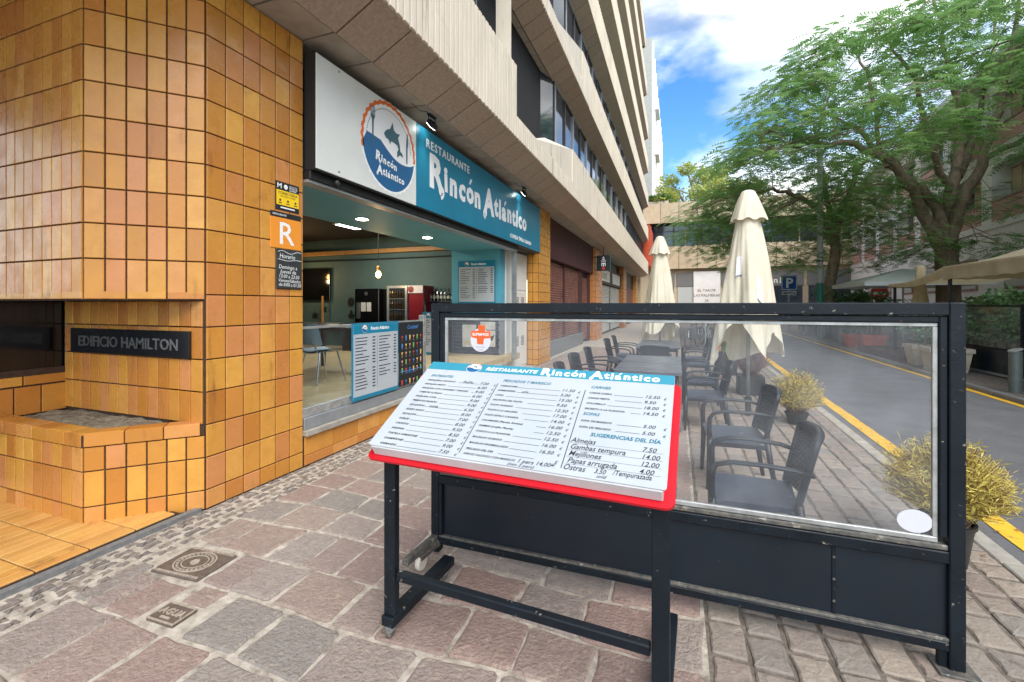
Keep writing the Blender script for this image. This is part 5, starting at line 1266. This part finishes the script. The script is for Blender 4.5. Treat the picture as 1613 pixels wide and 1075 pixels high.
def potted(nm, label, x, y, w_, d_, h_, pm_, plant, seed, taper=.8, z0=.06, group=None):
    rnd = random.Random(seed); p = thing(nm, label, 'planter', (x, y, z0), rnd.uniform(-.1, .1), group)
    def ring(s_, z): return [(sx*w_/2*s_, sy*d_/2*s_, z) for sx, sy in ((-1, -1), (1, -1), (1, 1), (-1, 1))]
    q = MB(); vs = ring(taper, 0)+ring(.97, h_*.82)+ring(1.06, h_*.82)+ring(1.06, h_)+ring(.92, h_)+ring(.90, h_*.9)
    q.add(vs, [(3, 2, 1, 0)]+[(4*k+i, 4*k+(i+1) % 4, 4*k+4+(i+1) % 4, 4*k+4+i) for k in range(5) for i in range(4)]+[(20, 21, 22, 23)]); q.build('box', pm_, p, local=True)
    kind, ph_, n = plant
    lf = MB(); st = MB()
    if kind == 'spiky':
        for k in range(3):
            cx = (k-1)*w_*.28; st.tube([(cx, 0, h_*.8), (cx+.03, 0, h_+ph_*.4)], .03, 6)
            for i in range(n//3):
                a = rnd.uniform(0, 6.283); el = rnd.uniform(-.1, 1.2); ln = ph_*rnd.uniform(.4, .75); c = Vector((cx+.03, 0, h_+ph_*.4)); d = Vector((math.cos(a)*math.cos(el), math.sin(a)*math.cos(el), math.sin(el)))
                s_ = Vector((-math.sin(a), math.cos(a), 0))*.035; e = c+d*ln+Vector((0, 0, -.25*ln)); m_ = c+d*ln*.55
                lf.add([c-s_, c+s_, m_+s_, e, m_-s_], [(0, 1, 2, 4), (4, 2, 3)])
    else:
        for k in range(6): c = Vector((rnd.uniform(-.4, .4)*w_, rnd.uniform(-.3, .3)*d_, h_+ph_*rnd.uniform(.35, .75))); st.tube([(c.x*.4, c.y*.4, h_*.8), c], [.016, .006], 5); leafy(lf, rnd, c, ph_*.36, n//6, .09)
    st.build('stem', 'bark', p, local=True); stuff(lf.build('foliage', 'leaf_shrub', p, local=True)); return p
potted('terracotta_planter', 'large terracotta box planter with spiky leaves across the road', 6.2, 18.3, .66, .5, .46, 'terracotta', ('spiky', 1.0, 210), 1)
potted('terracotta_planter', 'shaded terracotta box planter tucked beside the larger one', 5.80, 18.9, .42, .42, .46, 'terracotta', ('bushy', .6, 400), 2)
potted('cream_planter', 'cream tapered planter with a dark shrub by the low soil bed', 5.78, 13.9, .68, .55, .5, 'planter_white', ('bushy', 1.1, 700), 3)
potted('cream_planter', 'cream tapered planter right beside the dark glass fence', 5.66, 12.75, .72, .6, .52, 'planter_white', ('bushy', .95, 600), 4)
for i, (x, y, lb) in enumerate(((6.3, 21.2, 'dark box planter with clipped shrub beyond the terracotta pair'), (6.5, 23.4, 'dark box planter with clipped shrub between the far bollards'), (6.75, 26.5, 'dark box planter with shrub before the parking sign'), (6.9, 29.5, 'furthest dark box planter along the far pavement'))):
    potted('dark_planter', lb, x, y, .6, 1.3, .75, 'pot_black', ('bushy', .9, 700), 10+i, taper=.95)
bed = thing('soil_bed', 'low timber edged bed of brown soil across the road', 'planter', (5.95, 15.8, .06))
q = MB()
for a in ((-.5, .5, -1.5, -1.44), (-.5, .5, 1.44, 1.5), (-.5, -.44, -1.439, 1.439), (.44, .5, -1.439, 1.439)): q.box(a[0], a[1], a[2], a[3], 0, .18, c=.006)
q.build('timber_edge', 'planter_brown', bed, local=True); q = MB(); q.grid(lambda u, v: (-.44+.88*u, -1.44+2.88*v, .12+.04*random.random()), 14, 30); q.build('soil', 'planter_brown', bed, local=True)
# dark glass fence with panels, plants behind
gf = thing('roadside_fence', 'dark panelled fence with glass above and foliage behind, across the road', 'fence', (6.2, 9, .06))
for i in range(5):
    y0, y1 = 13.25-1.9*(i+1), 13.25-1.9*i
    q = MB(); q.box(6.16, 6.22, y1-.06, y1, .06, 1.55, c=.005); q.build('post', 'black_steel', gf)
    q = MB(); q.box(6.18, 6.2, y0, y1-.062, .14, .62); q.build('panel', 'black_panel', gf)
    q = MB(); q.box(6.17, 6.21, y0, y1-.062, .621, .66); q.build('rail', 'black_steel', gf)
    q = MB(); q.box(6.165, 6.215, y0, y1-.062, .09, .138); q.build('bottom_rail', 'alu', gf)
    q = MB(); q.box(6.187, 6.193, y0, y1-.062, .661, 1.5); q.build('pane', 'fence_glass', gf)
    q = MB(); q.box(6.17, 6.21, y0, y1-.062, 1.501, 1.54); q.build('top_rail', 'black_steel', gf)
rnd = random.Random(5)
for i in range(5):
    yy = 12.4-1.5*i; h = thing('hedge_plant', ['bushy green plant at the corner behind the dark glass fence', 'bushy green plant second behind the dark glass fence', 'bushy green plant third behind the dark glass fence', 'bushy green plant fourth behind the dark glass fence', 'bushy green plant fifth behind the dark glass fence'][i], 'plant', (6.75, yy, .06), 0, 'plants behind the dark glass fence')
    q = MB(); q.box(-.3, .3, -.5, .5, 0, .5, c=.02); q.build('trough', 'pot_black', h, local=True)
    q = MB(); lf = MB()
    for k in range(9): c = Vector((rnd.uniform(-.25, .25), rnd.uniform(-.6, .6), .5+rnd.uniform(.2, 1.05))); q.tube([(c.x*.5, c.y*.5, .45), c], [.012, .005], 4); leafy(lf, rnd, c, .33, 120, .10)
    q.build('stem', 'bark', h, local=True); stuff(lf.build('foliage', 'leaf_shrub', h, local=True))
for x, y, lb, hh in ((7.4, 14.6, 'dark green bush under the edge of the beige awning', 1.5), (6.9, 15.6, 'dark green bush beside the small folded parasol', 1.45), (8.3, 15.4, 'dark green bush deeper under the beige awning', 1.7), (7.3, 25.5, 'dark green bush at the foot of the lamp post', 2.2), (8.6, 25.8, 'dark green bush right of the second tree trunk', 2.1)):
    h = thing('bush', lb, 'bush', (x, y, .06)); q = MB(); lf = MB()
    for k in range(14): c = Vector((rnd.uniform(-.6, .6), rnd.uniform(-.6, .6), hh*rnd.uniform(.4, 1.0))); q.tube([(c.x*.3, c.y*.3, 0), (c.x*.7, c.y*.7, c.z*.5), c], [.025, .015, .006], 5); leafy(lf, rnd, c, .42, 130, .15)
    q.build('stem', 'bark', h, local=True); stuff(lf.build('foliage', 'leaf_shrub', h, local=True))
# beige awning tent
aw = thing('awning_tent', 'beige fabric terrace tent with a scalloped valance across the road', 'awning', (8.2, 9.5, .06))
def tent(u, v):
    x = 6.0+4.6*u; y = 13.6-7.2*v
    hgt = 2.46+.85*(1-abs(2*u-1))**1.0*min(1, (1-abs(2*v-1))*2.2)-.06*math.sin(math.pi*u)*math.sin(6*math.pi*v)
    return (x, y, hgt)
q = MB(); q.grid(tent, 30, 36); q.build('roof', 'canvas_tan', aw, smooth=True)
def val(y): return 2.13+.025*abs(math.sin(y*7))
q = MB(); q.grid(lambda u, v: (6.0-.012+.02*math.sin(u*60)*v, 13.6-7.2*u, 2.455-(2.455-val(13.6-7.2*u))*v), 160, 4); q.grid(lambda u, v: (6.0+4.6*u, 13.61+.02*math.sin(u*40)*v, 2.455-(2.455-val(u*4.6))*v), 100, 4); q.build('valance', 'canvas_tan', aw, smooth=True)
q = MB(); q.grid(lambda u, v: (6.0+1.5*u+.0, 13.62+2.9*v, 2.44-.28*v-.22*u*(1-v)-.10*math.sin(math.pi*v)), 12, 16); q.grid(lambda u, v: (6.0-.01, 13.62+2.9*u, 2.44-.28*u-.10*math.sin(math.pi*u)-.26*v*(1-.7*u)), 30, 3); q.build('side_flap', 'canvas_tan', aw, smooth=True)
for x, y in ((6.08, 13.5), (6.08, 10), (6.08, 6.6), (10.5, 13.5), (10.5, 6.6), (6.1, 16.4)):
    q = MB(); q.box(x-.03, x+.03, y-.03, y+.03, .06, 2.45 if y < 16 else 2.1); q.build('post', 'dark_metal', aw)
q = MB(); q.box(6.02, 6.06, 6.5, 13.5, 2.36, 2.42); q.box(6.061, 10.5, 13.48, 13.52, 2.36, 2.42); q.build('beam', 'dark_metal', aw)
# open white parasol further back
wp = thing('open_parasol', 'open flat white parasol in front of the white building', 'parasol', (8.6, 22.4, .06))
q = MB(); q.add([(-1.9, -1.9, 2.36), (1.9, -1.9, 2.36), (1.9, 1.9, 2.36), (-1.9, 1.9, 2.36), (0, 0, 2.95), (-1.9, -1.9, 2.2), (1.9, -1.9, 2.2), (1.9, 1.9, 2.2), (-1.9, 1.9, 2.2)], [(0, 1, 4), (1, 2, 4), (2, 3, 4), (3, 0, 4), (0, 5, 6, 1), (1, 6, 7, 2), (2, 7, 8, 3), (3, 8, 5, 0)]); q.build('canopy', 'canvas_white', wp, local=True)
q = MB(); q.tube([(0, 0, 0), (0, 0, 2.9)], .035, 8); q.build('pole', 'pole_metal', wp, local=True)
q = MB()
for a, b in ((-1.85, -1.85), (1.85, -1.85), (1.85, 1.85), (-1.85, 1.85)): q.tube([(0, 0, 2.9), (a, b, 2.35)], .012, 4)
q.build('ribs', 'pole_metal', wp, local=True)
# lamp post, parking sign, no entry sign
lp = thing('lamp_post', 'tall galvanised lamp post with a teal band near the road', 'lamp post', (6.0, 23.4, .06))
q = MB(); q.tube([(0, 0, 0), (0, 0, 8.5)], [.125, .105], 14); q.build('pole', 'galvanised', lp, local=True, smooth=True)
q = MB(); q.lathe([(.133, 1.45), (.133, 2.45)], 16); q.build('painted_band', 'green_band', lp, local=True); q = MB(); q.lathe([(.14, 3.4), (.14, 3.46)], 12); q.build('collar', 'dark_metal', lp, local=True)
q = MB(); q.tube([(0, 0, 8.5), (-.3, -.1, 8.9), (-1.3, -.4, 9.1)], [.07, .06, .05], 8); q.build('arm', 'galvanised', lp, local=True); q = MB(); q.box(-.35, .35, -.14, .14, -.06, .06, M=T3((-1.6, -.5, 9.1)), c=.03); q.build('lamp_head', 'galvanised', lp, local=True)
ps = thing('parking_sign', 'blue parking sign with a white plate reading MOTOS', 'sign', (5.75, 28.0, .06), R(12))
q = MB(); q.tube([(0, .05, 0), (0, .05, 3.05)], .035, 8); q.build('post', 'galvanised', ps, local=True)
q = MB(); q.prism(rrect(-.40, .40, 2.28, 3.08, .05), 0, .02, M=FY(0, 0, 0)); q.build('panel', 'sign_blue', ps, local=True)
q = MB()
for a in ((-.38, .38, 3.03, 3.06), (-.38, .38, 2.3, 2.33), (-.38, -.35, 2.331, 3.029), (.35, .38, 2.331, 3.029)): q.box(a[0], a[1], a[2], a[3], .021, .023, M=FY(0, 0, 0))
q.build('border', 'white_print', ps, local=True)
text('P', .74, W[ps] @ FY(0, 2.42, -.022), 'white_print', ps, 'lettering', 'CENTER', bold=.03, ext=.001)
q = MB(); q.prism(rrect(-.36, .36, 2.0, 2.22, .03), 0, .02, M=FY(0, 0, 0)); q.build('plate', 'sticker_white', ps, local=True); text('MOTOS', .17, W[ps] @ FY(0, 2.05, -.022), 'ink', ps, 'black_lettering', 'CENTER', bold=.03, ext=.001)
ns_ = thing('no_entry_sign', 'red round no entry sign under the open white parasol', 'sign', (9.6, 27.5, .06), R(10))
q = MB(); q.tube([(0, .05, 0), (0, .05, 2.5)], .03, 8); q.build('post', 'galvanised', ns_, local=True)
q = MB(); q.prism([(.42*math.cos(t*.2618), 2.05+.42*math.sin(t*.2618)) for t in range(24)], 0, .02, M=FY(0, 0, 0)); q.build('disc', 'sign_red', ns_, local=True); q = MB(); q.box(-.28, .28, 1.98, 2.12, .021, .024, M=FY(0, 0, 0)); q.build('bar', 'white_print', ns_, local=True)
# ================================================================== FAR BUILDINGS
YB = 50.0
eb = thing('beige_building', 'low beige stone building closing the street with dark windows', 'building', (8, YB, 0))
def ebox(nm, m, *a, c=0): q = MB(); q.box(*a, c=c); return q.build(nm, m, eb)
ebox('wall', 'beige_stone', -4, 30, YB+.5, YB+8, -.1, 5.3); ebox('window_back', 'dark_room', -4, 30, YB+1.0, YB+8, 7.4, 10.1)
bx = -3.4; zb0, zb1, zt0, zt1 = 5.3, 7.7, 10.1, 12.2
for (za, zc, yy) in ((5.3, 7.7, YB), (10.1, 12.2, YB-.6)):
    q = MB(); q.box(-3.4, 26, yy+.01, yy+3, za, zc); q.build('band', 'joint_dark', eb)
    for i in range(16):
        q = MB(); q.box(-3.4+1.8*i+.02, -3.4+1.8*(i+1)-.02, yy-.02, yy+.008, za+.01, zc-.01, c=.01); q.build('stone_panel', 'beige_stone', eb)
for i in range(24):
    x = -2.6+1.15*i; q = MB(); q.box(x-.06, x+.06, YB+.3, YB+.45, 7.7, 10.1); q.build('mullion', 'beige_stone' if i % 3 == 0 else 'frame_dark', eb)
    q = MB(); q.box(x+.07, x+1.08, YB+.4, YB+.42, 7.7, 9.3); q.build('pane', 'window_glass', eb); q = MB(); q.box(x+.07, x+1.08, YB+.4, YB+.42, 9.36, 10.1); q.build('pane', 'window_glass', eb)
for a, b, m in ((-2.6, -.3, 'window_glass'), (.1, 1.6, 'window_blind'), (4.4, 7.6, 'moulding'), (8, 11.5, 'window_glass'), (12, 16, 'window_glass'), (17, 20, 'window_blind')):
    q = MB(); q.box(a, b, YB+.44, YB+.49, .2, 3.4); q.build('shop_window', m, eb); q = MB(); q.box(a-.1, b+.1, YB+.40, YB+.48, 3.45, 4.9); q.build('shop_header', 'granite', eb)
q = MB(); q.box(1.65, 4.2, YB+.3, YB+.48, 0, 5.0); pnl = q.build('stone_pier', 'white_wall', eb)
for i, s_ in enumerate(('EL TAROR', 'LAS PALMERAS', '26')): text(s_, .38, FY(2.92, 2.9-.52*i, YB+.29), 'frame_brown', eb, 'wall_lettering', 'CENTER', ext=.01)
text('n13', .8, FY(9.6, 3.7, YB+.38), 'white_print', eb, 'shop_lettering', 'CENTER', bold=.02)
rnd = random.Random(9)
pp = thing('roof_planter', 'green and orange plants in a trough on the beige building terrace', 'planter', (-2.0, YB-.2, 12.2))
q = MB(); q.box(-1.1, 1.2, -.25, .25, 0, .3, c=.02); q.build('trough', 'planter_white', pp, local=True)
lf = MB()
for k in range(6): leafy(lf, rnd, (-.8+.35*k, 0, .65), .5, 70, .35)
stuff(lf.build('foliage', 'leaf_pale', pp, local=True)); lf = MB()
for k in range(3): leafy(lf, rnd, (.0+.4*k, -.1, .55), .35, 50, .3)
stuff(lf.build('blossom', 'leaf_yellow', pp, local=True))
rb_ = thing('red_building', 'orange red rendered wall beyond the concrete building', 'building', (-3.8, 46, 0))
q = MB(); q.box(-8, -2.35, 43.4, 49.3, 5.2, 9.0); q.build('wall', 'red_wall', rb_); q = MB(); q.prism([(-8, 43.4), (-3.2, 43.4), (-2.8, 49.3), (-8, 49.3)], -.1, 5.2); q.build('base', 'beige_stone', rb_)
gb = thing('grey_tower', 'tall pale grey apartment tower behind the concrete building', 'building', (-10, 75, 0))
q = MB(); q.box(-16, -3.0, 60, 100, 0, 36); q.build('wall', 'grey_wall', gb)
for fl_ in range(10):
    for k in range(9):
        y = 61.5+4.2*k; z = 4+3.1*fl_
        q = MB(); q.box(-2.999, -2.93, y, y+1.5, z, z+1.7); wf = q.build('window', 'white_wall', gb); q = MB(); q.box(-2.929, -2.91, y+.12, y+1.38, z+.12, z+1.58); q.build('pane', 'window_glass', gb)
    if fl_ % 2 == 0:
        q = MB(); q.box(-2.999, -2.3, 64.2, 68.2, 3.6+3.1*fl_, 4.6+3.1*fl_); q.build('balcony', 'white_wall', gb)
q = MB()
for k in range(10): q.box(-2.999, -2.75, 60.2+4.2*k, 60.5+4.2*k, 2, 35.5)
stuff(q.build('pilasters', 'white_wall', gb))
# white building with brick balconies on the right
A = Vector((12.6, 20.0, 0)); Dv = Vector((.092, .996, 0)).normalized()
WM = Matrix(((Dv.x, -Dv.y, 0, A.x), (Dv.y, Dv.x, 0, A.y), (0, 0, 1, 0), (0, 0, 0, 1)))    # local x along the facade, local y towards the street (-x world)
wbn = thing('white_building', 'long white building with brick balconies behind the big tree', 'building', M=WM)
def wbx(nm, m, *a, c=0): q = MB(); q.box(*a, c=c); return q.build(nm, m, wbn, local=True)
wbx('wall', 'white_wall', -22, 46, -9, -.6, 0, 11.6); wbx('ground_floor', 'white_wall', -22, 46, -.6, 0, 0, 4.9)
fz = [4.9, 8.1]
for j, z in enumerate(fz):
    wbx('floor_band', 'white_wall', -22, 46, -.6, .06, z, z+.28); wbx('lintel_band', 'white_wall', -22, 46, -.6, -.02, z+2.75, z+3.2)
    for i in range(17):
        x = -22+4.0*i
        if j < 3 and -16 < x < 44:
            wbx('pier', 'white_wall', x, x+.9, -.6, .0, z+.28, z+2.75)
            wbx('balcony', 'brick_rail', x+.93, x+3.97, -.12, .03, z+.28, z+1.15, c=.02); wbx('rail', 'frame_brown', x+.92, x+3.98, -.14, .05, z+1.16, z+1.24)
            f = wbx('window', 'frame_brown', x+1.2, x+3.7, -.598, -.5, z+.3, z+2.6)
            for q_ in range(3): wbx('pane', 'window_glass' if (i+q_) % 2 else 'beige_stone', x+1.3+.8*q_, x+1.98+.8*q_, -.499, -.48, z+.4, z+2.5)
        if j == 0 and -16 < x < 44:
            f = wbx('window', 'frame_brown', x+1.2, x+2.9, .001, .05, 2.2, 3.7); wbx('pane', 'window_blind', x+1.3, x+2.8, .051, .06, 2.3, 3.6)
wbx('eave', 'white_wall', -22, 46, -9, .7, 11.6, 11.9)
# ================================================================== TREES
import numpy as np
def frond_tree(nm, label, base, trunk, limbs, pads, leafm, seed, nf=46, padr=1.1, leaf=.135, group='street trees'):
    """trunk + limbs as tapered tubes; flat feathery pads of compound leaves carried on twigs"""
    rnd = random.Random(seed); t = thing(nm, label, 'tree', base, 0, group)
    q = MB(); q.tube([Vector(p) for p, r in trunk], [r for p, r in trunk], 14, cap=False); q.build('trunk', 'bark', t, local=True, smooth=True)
    q = MB(); nodes = []
    for l_ in limbs:
        pts = [Vector(p) for p, r in l_]; rad = [r for p, r in l_]; sp = []; sr = []
        for i in range(len(pts)-1):
            for k in range(4):
                u = k/4; sp.append(pts[i].lerp(pts[i+1], u)+Vector((rnd.gauss(0, .05), rnd.gauss(0, .05), rnd.gauss(0, .05)))); sr.append(rad[i]+(rad[i+1]-rad[i])*u)
        sp.append(pts[-1]); sr.append(rad[-1]); q.tube(sp, sr, 9, cap=False)
        nodes += list(zip(sp[2:], sr[2:]))
    q.build('limbs', 'bark', t, local=True, smooth=True)
    tw = MB(); V = []
    for c in pads:
        c = Vector(c); nb = min(nodes, key=lambda n_: (n_[0]-c).length+(2 if n_[0].z > c.z+1 else 0))
        a, r0 = nb; m_ = a.lerp(c, .55)+Vector((rnd.gauss(0, .3), rnd.gauss(0, .3), .25+rnd.gauss(0, .25)))
        rr_ = min(r0*.6, .012+.012*(a-c).length); pts = [a, a.lerp(m_, .5)+Vector((0, 0, .12)), m_, c]; tw.tube(pts, [rr_, rr_*.8, rr_*.6, .012], 5, cap=False)
        if len(nodes) < 900: nodes.append((m_, rr_*.6))
        R0 = padr*rnd.uniform(.7, 1.35)
        for k in range(5):
            an = rnd.uniform(0, 6.283); e = c+Vector((math.cos(an), math.sin(an), rnd.uniform(-.15, .1)))*R0*.75; tw.tube([c-Vector((0, 0, .05)), e], [.012, .004], 3, cap=False)
        for k in range(nf):
            an = rnd.uniform(0, 6.283); rr2 = R0*math.sqrt(rnd.random()); p = c+Vector((rr2*math.cos(an), rr2*math.sin(an), rnd.gauss(0, .13)-.28*(rr2/R0)**2))
            V.append((p, an+rnd.gauss(0, .6), rnd.uniform(.28, .52), rnd.uniform(-.45, .05)))
    tw.build('twigs', 'bark', t, local=True)
    npn = 5; vs = []; 
    for p, an, ln, dr in V:
        d = Vector((math.cos(an), math.sin(an), dr)); s_ = Vector((-math.sin(an), math.cos(an), rnd.gauss(0, .12))); ups = Vector((0, 0, 1))
        for k in range(npn):
            u = (k+.6)/npn; c = p+d*ln*u-ups*(.16*ln*u*u); lw = leaf*(1-.55*abs(u-.4))
            for sg in (-1, 1):
                tip = c+s_*sg*lw+d*lw*.45-ups*.2*lw; w_ = d*(leaf*.21)
                vs += [c-w_, c+w_, tip+w_*.5, tip-w_*.5]
    me = bpy.data.meshes.new('crown'); n4 = len(vs)//4; co = np.array([tuple(v) for v in vs], dtype=np.float32)
    me.vertices.add(len(vs)); me.vertices.foreach_set('co', co.ravel()); me.loops.add(len(vs)); me.loops.foreach_set('vertex_index', np.arange(len(vs), dtype=np.int32)); me.polygons.add(n4); me.polygons.foreach_set('loop_start', np.arange(0, len(vs), 4, dtype=np.int32)); me.materials.append(MATS[leafm]); me.update(calc_edges=True); me.validate()
    o = bpy.data.objects.new('crown', me); col.objects.link(o); o.parent = t; stuff(o); print(nm, 'crown quads', n4); return t
rnd = random.Random(21)
TB = Vector((10.2, 22.8, .06))
trunk = [((0, 0, -.1), .50), ((0, 0, .6), .42), ((.02, 0, 1.6), .38), ((0, .0, 2.7), .37), ((-.05, 0, 3.3), .36), ((0, 0, 3.9), .33)]
limbs = [
 [((0, 0, 2.9), .26), ((-0.61, -0.26, 4.41), .22), ((-1.48, -1.01, 5.96), .17), ((-2.71, -1.89, 7.08), .14), ((-4.40, -3.16, 7.53), .10), ((-6.47, -4.35, 7.20), .06), ((-7.79, -5.05, 6.68), .03)],
 [((0, 0, 3.6), .24), ((-0.32, -0.05, 5.33), .19), ((-0.98, 0.24, 6.48), .15), ((-1.70, 0.61, 7.41), .11), ((-2.78, 0.75, 9.29), .08), ((-4.73, 0.56, 10.63), .04)],
 [((0, 0, 3.7), .28), ((0.31, 0.51, 5.65), .22), ((0.75, 0.99, 7.57), .18), ((1.03, 1.41, 10.08), .13), ((0.59, 1.46, 12.35), .08), ((0.08, 1.28, 14.52), .05)],
 [((0, 0, 3.7), .26), ((0.39, -0.11, 5.64), .21), ((1.07, -0.28, 7.39), .16), ((1.50, -0.33, 9.50), .12), ((1.67, -0.69, 11.45), .08), ((1.46, -1.41, 13.38), .05)],
 [((0.31, 0.51, 6.17), .14), ((-0.27, 0.08, 6.89), .12), ((-0.86, -0.57, 8.03), .10), ((-1.68, -1.51, 9.99), .07), ((-2.77, -2.34, 11.45), .04)],
 [((0.95, -0.32, 7.14), .12), ((1.67, -0.69, 7.54), .10), ((2.96, -0.86, 8.12), .07), ((4.67, -0.22, 9.03), .04)],
 [((-2.59, -1.85, 6.78), .09), ((-2.76, -1.49, 7.70), .08), ((-2.87, -0.89, 10.49), .06), ((-3.41, -0.55, 12.33), .03)],
 [((0.79, 0.90, 6.75), .13), ((2.24, 2.72, 9.33), .11), ((3.70, 4.75, 12.89), .08), ((4.65, 6.17, 16.58), .04)]]
# crown: an umbrella of layered pads around the trunk
pads = []
while len(pads) < 250:
    a = rnd.uniform(0, 6.283); r_ = 8.4*math.sqrt(rnd.uniform(.02, 1)); topz = 4.6+8.6*math.sqrt(max(0, 1-(r_/9.0)**2)); lowz = 4.2+2.2*(1-(r_/8.8))
    z = topz-abs(rnd.gauss(0, 1.3)) if rnd.random() < .7 else rnd.uniform(lowz, topz)
    if z < lowz: continue
    pads.append((r_*math.cos(a)-.6, r_*math.sin(a), z))
pads += [(-7.82, -5.28, 6.50), (-8.08, -4.95, 7.09), (-7.33, -5.31, 6.88), (-6.70, -5.51, 6.63), (-5.40, -3.96, 7.09), (-6.90, -4.51, 7.78), (-6.01, -3.12, 8.78), (1.31, -1.04, 5.00), (1.46, -1.41, 5.38), (0.92, -0.76, 4.13), (1.45, -0.78, 3.62), (0.85, -0.15, 3.98), (-1.38, -0.76, 3.50), (-5.18, -3.88, 6.52), (-3.88, -2.76, 6.11), (-4.90, -4.84, 7.49)]
frond_tree('shade_tree', 'big spreading feathery leaved tree with a thick forked trunk before the white building', TB, trunk, limbs, pads, 'leaf', 3, nf=42, padr=1.05)
TB = Vector((6.9, 25.2, .06))
trunk = [((0, 0, -.1), .30), ((.05, 0, .8), .25), ((-.12, 0, 2.0), .24), ((.08, 0, 3.2), .23), ((.22, 0, 4.1), .22), ((.1, 0, 5.0), .20)]
limbs = [[((.1, 0, 4.7), .16), ((-0.60, -0.47, 5.99), .13), ((-1.52, -1.34, 6.47), .10), ((-2.91, -2.39, 6.63), .07), ((-4.71, -3.59, 6.23), .04), ((-6.29, -4.71, 5.56), .025)],
 [((.1, 0, 4.8), .16), ((0.67, 0.43, 6.38), .13), ((1.32, 0.88, 7.66), .10), ((2.06, 1.58, 9.35), .05)], [((.1, 0, 4.6), .13), ((-0.00, 0.82, 7.15), .11), ((-0.18, 1.18, 9.17), .08), ((-0.31, 1.77, 11.02), .04)], [((-1.52, -1.34, 6.47), .08), ((-3.38, -2.99, 5.27), .05), ((-5.02, -4.24, 4.20), .03)]]
pads = []
while len(pads) < 135:
    a = rnd.uniform(0, 6.283); r_ = 5.0*math.sqrt(rnd.uniform(.02, 1)); topz = 4.2+4.3*math.sqrt(max(0, 1-(r_/5.3)**2)); lowz = 3.4+1.3*(1-r_/5.2)
    z = topz-abs(rnd.gauss(0, 1.0)) if rnd.random() < .6 else rnd.uniform(lowz, topz)
    if z < lowz: continue
    pads.append((r_*math.cos(a)-1.6, r_*math.sin(a)-.5, z))
pads += [(-6.54, -4.80, 5.15), (-5.92, -4.79, 4.71), (-5.06, -4.68, 3.75), (-5.50, -3.99, 5.92), (-6.17, -4.88, 4.04), (-4.57, -4.61, 3.34), (1.51, -0.75, 3.78), (2.32, -0.45, 4.06), (0.98, -0.95, 3.20), (2.27, 0.06, 5.30), (-1.73, -2.59, 3.71), (-2.30, -3.02, 3.27)]
frond_tree('shade_tree', 'smaller feathery leaved tree with a slim bent trunk beside the lamp post', TB, trunk, limbs, pads, 'leaf', 4, nf=34, padr=1.0)
yt = thing('yellow_tree', 'broad yellow green tree crown rising behind the beige building', 'tree', (3.6, 68, 0))
q = MB(); q.tube([(0, 0, 0), (0, 0, 6), (.3, 0, 14)], [.6, .5, .35], 10); q.build('trunk', 'bark', yt, local=True)
q = MB(); lf = MB(); rnd = random.Random(2)
for k in range(70):
    a = rnd.uniform(0, 6.283); r_ = 7.2*math.sqrt(rnd.random()); z = 13.2+8.2*math.sqrt(max(0, 1-(r_/7.5)**2))*rnd.uniform(.2, 1)
    c = Vector((r_*math.cos(a), r_*math.sin(a), z)); q.tube([(.2, 0, 10), c.lerp(Vector((0, 0, 12)), .4), c], [.16, .1, .04], 5, cap=False); leafy(lf, rnd, c, 1.35, 260, .36, .7)
q.build('limbs', 'bark', yt, local=True); stuff(lf.build('crown', 'leaf_yellow', yt, local=True))
rt = thing('street_palm', 'small palm with thin fronds before the white building', 'palm', (11.2, 30, .06))
q = MB(); q.tube([(0, 0, 0), (.05, 0, 1.6)], [.12, .09], 8); q.build('trunk', 'bark', rt, local=True)
q = MB()
for k in range(16):
    a = k*.393+.1; pts = [Vector((0, 0, 1.6))+Vector((math.cos(a)*t*1.3, math.sin(a)*t*1.3, .9*t-1.0*t*t)) for t in (0, .3, .6, .9)]
    for i in range(3):
        s_ = Vector((-math.sin(a), math.cos(a), 0))*.09*(1-i*.25); q.add([pts[i]-s_, pts[i]+s_, pts[i+1]+s_*.7, pts[i+1]-s_*.7], [(0, 1, 2, 3)])
stuff(q.build('fronds', 'leaf_shrub', rt, local=True))
flush_text()
print('objects', len(bpy.data.objects))
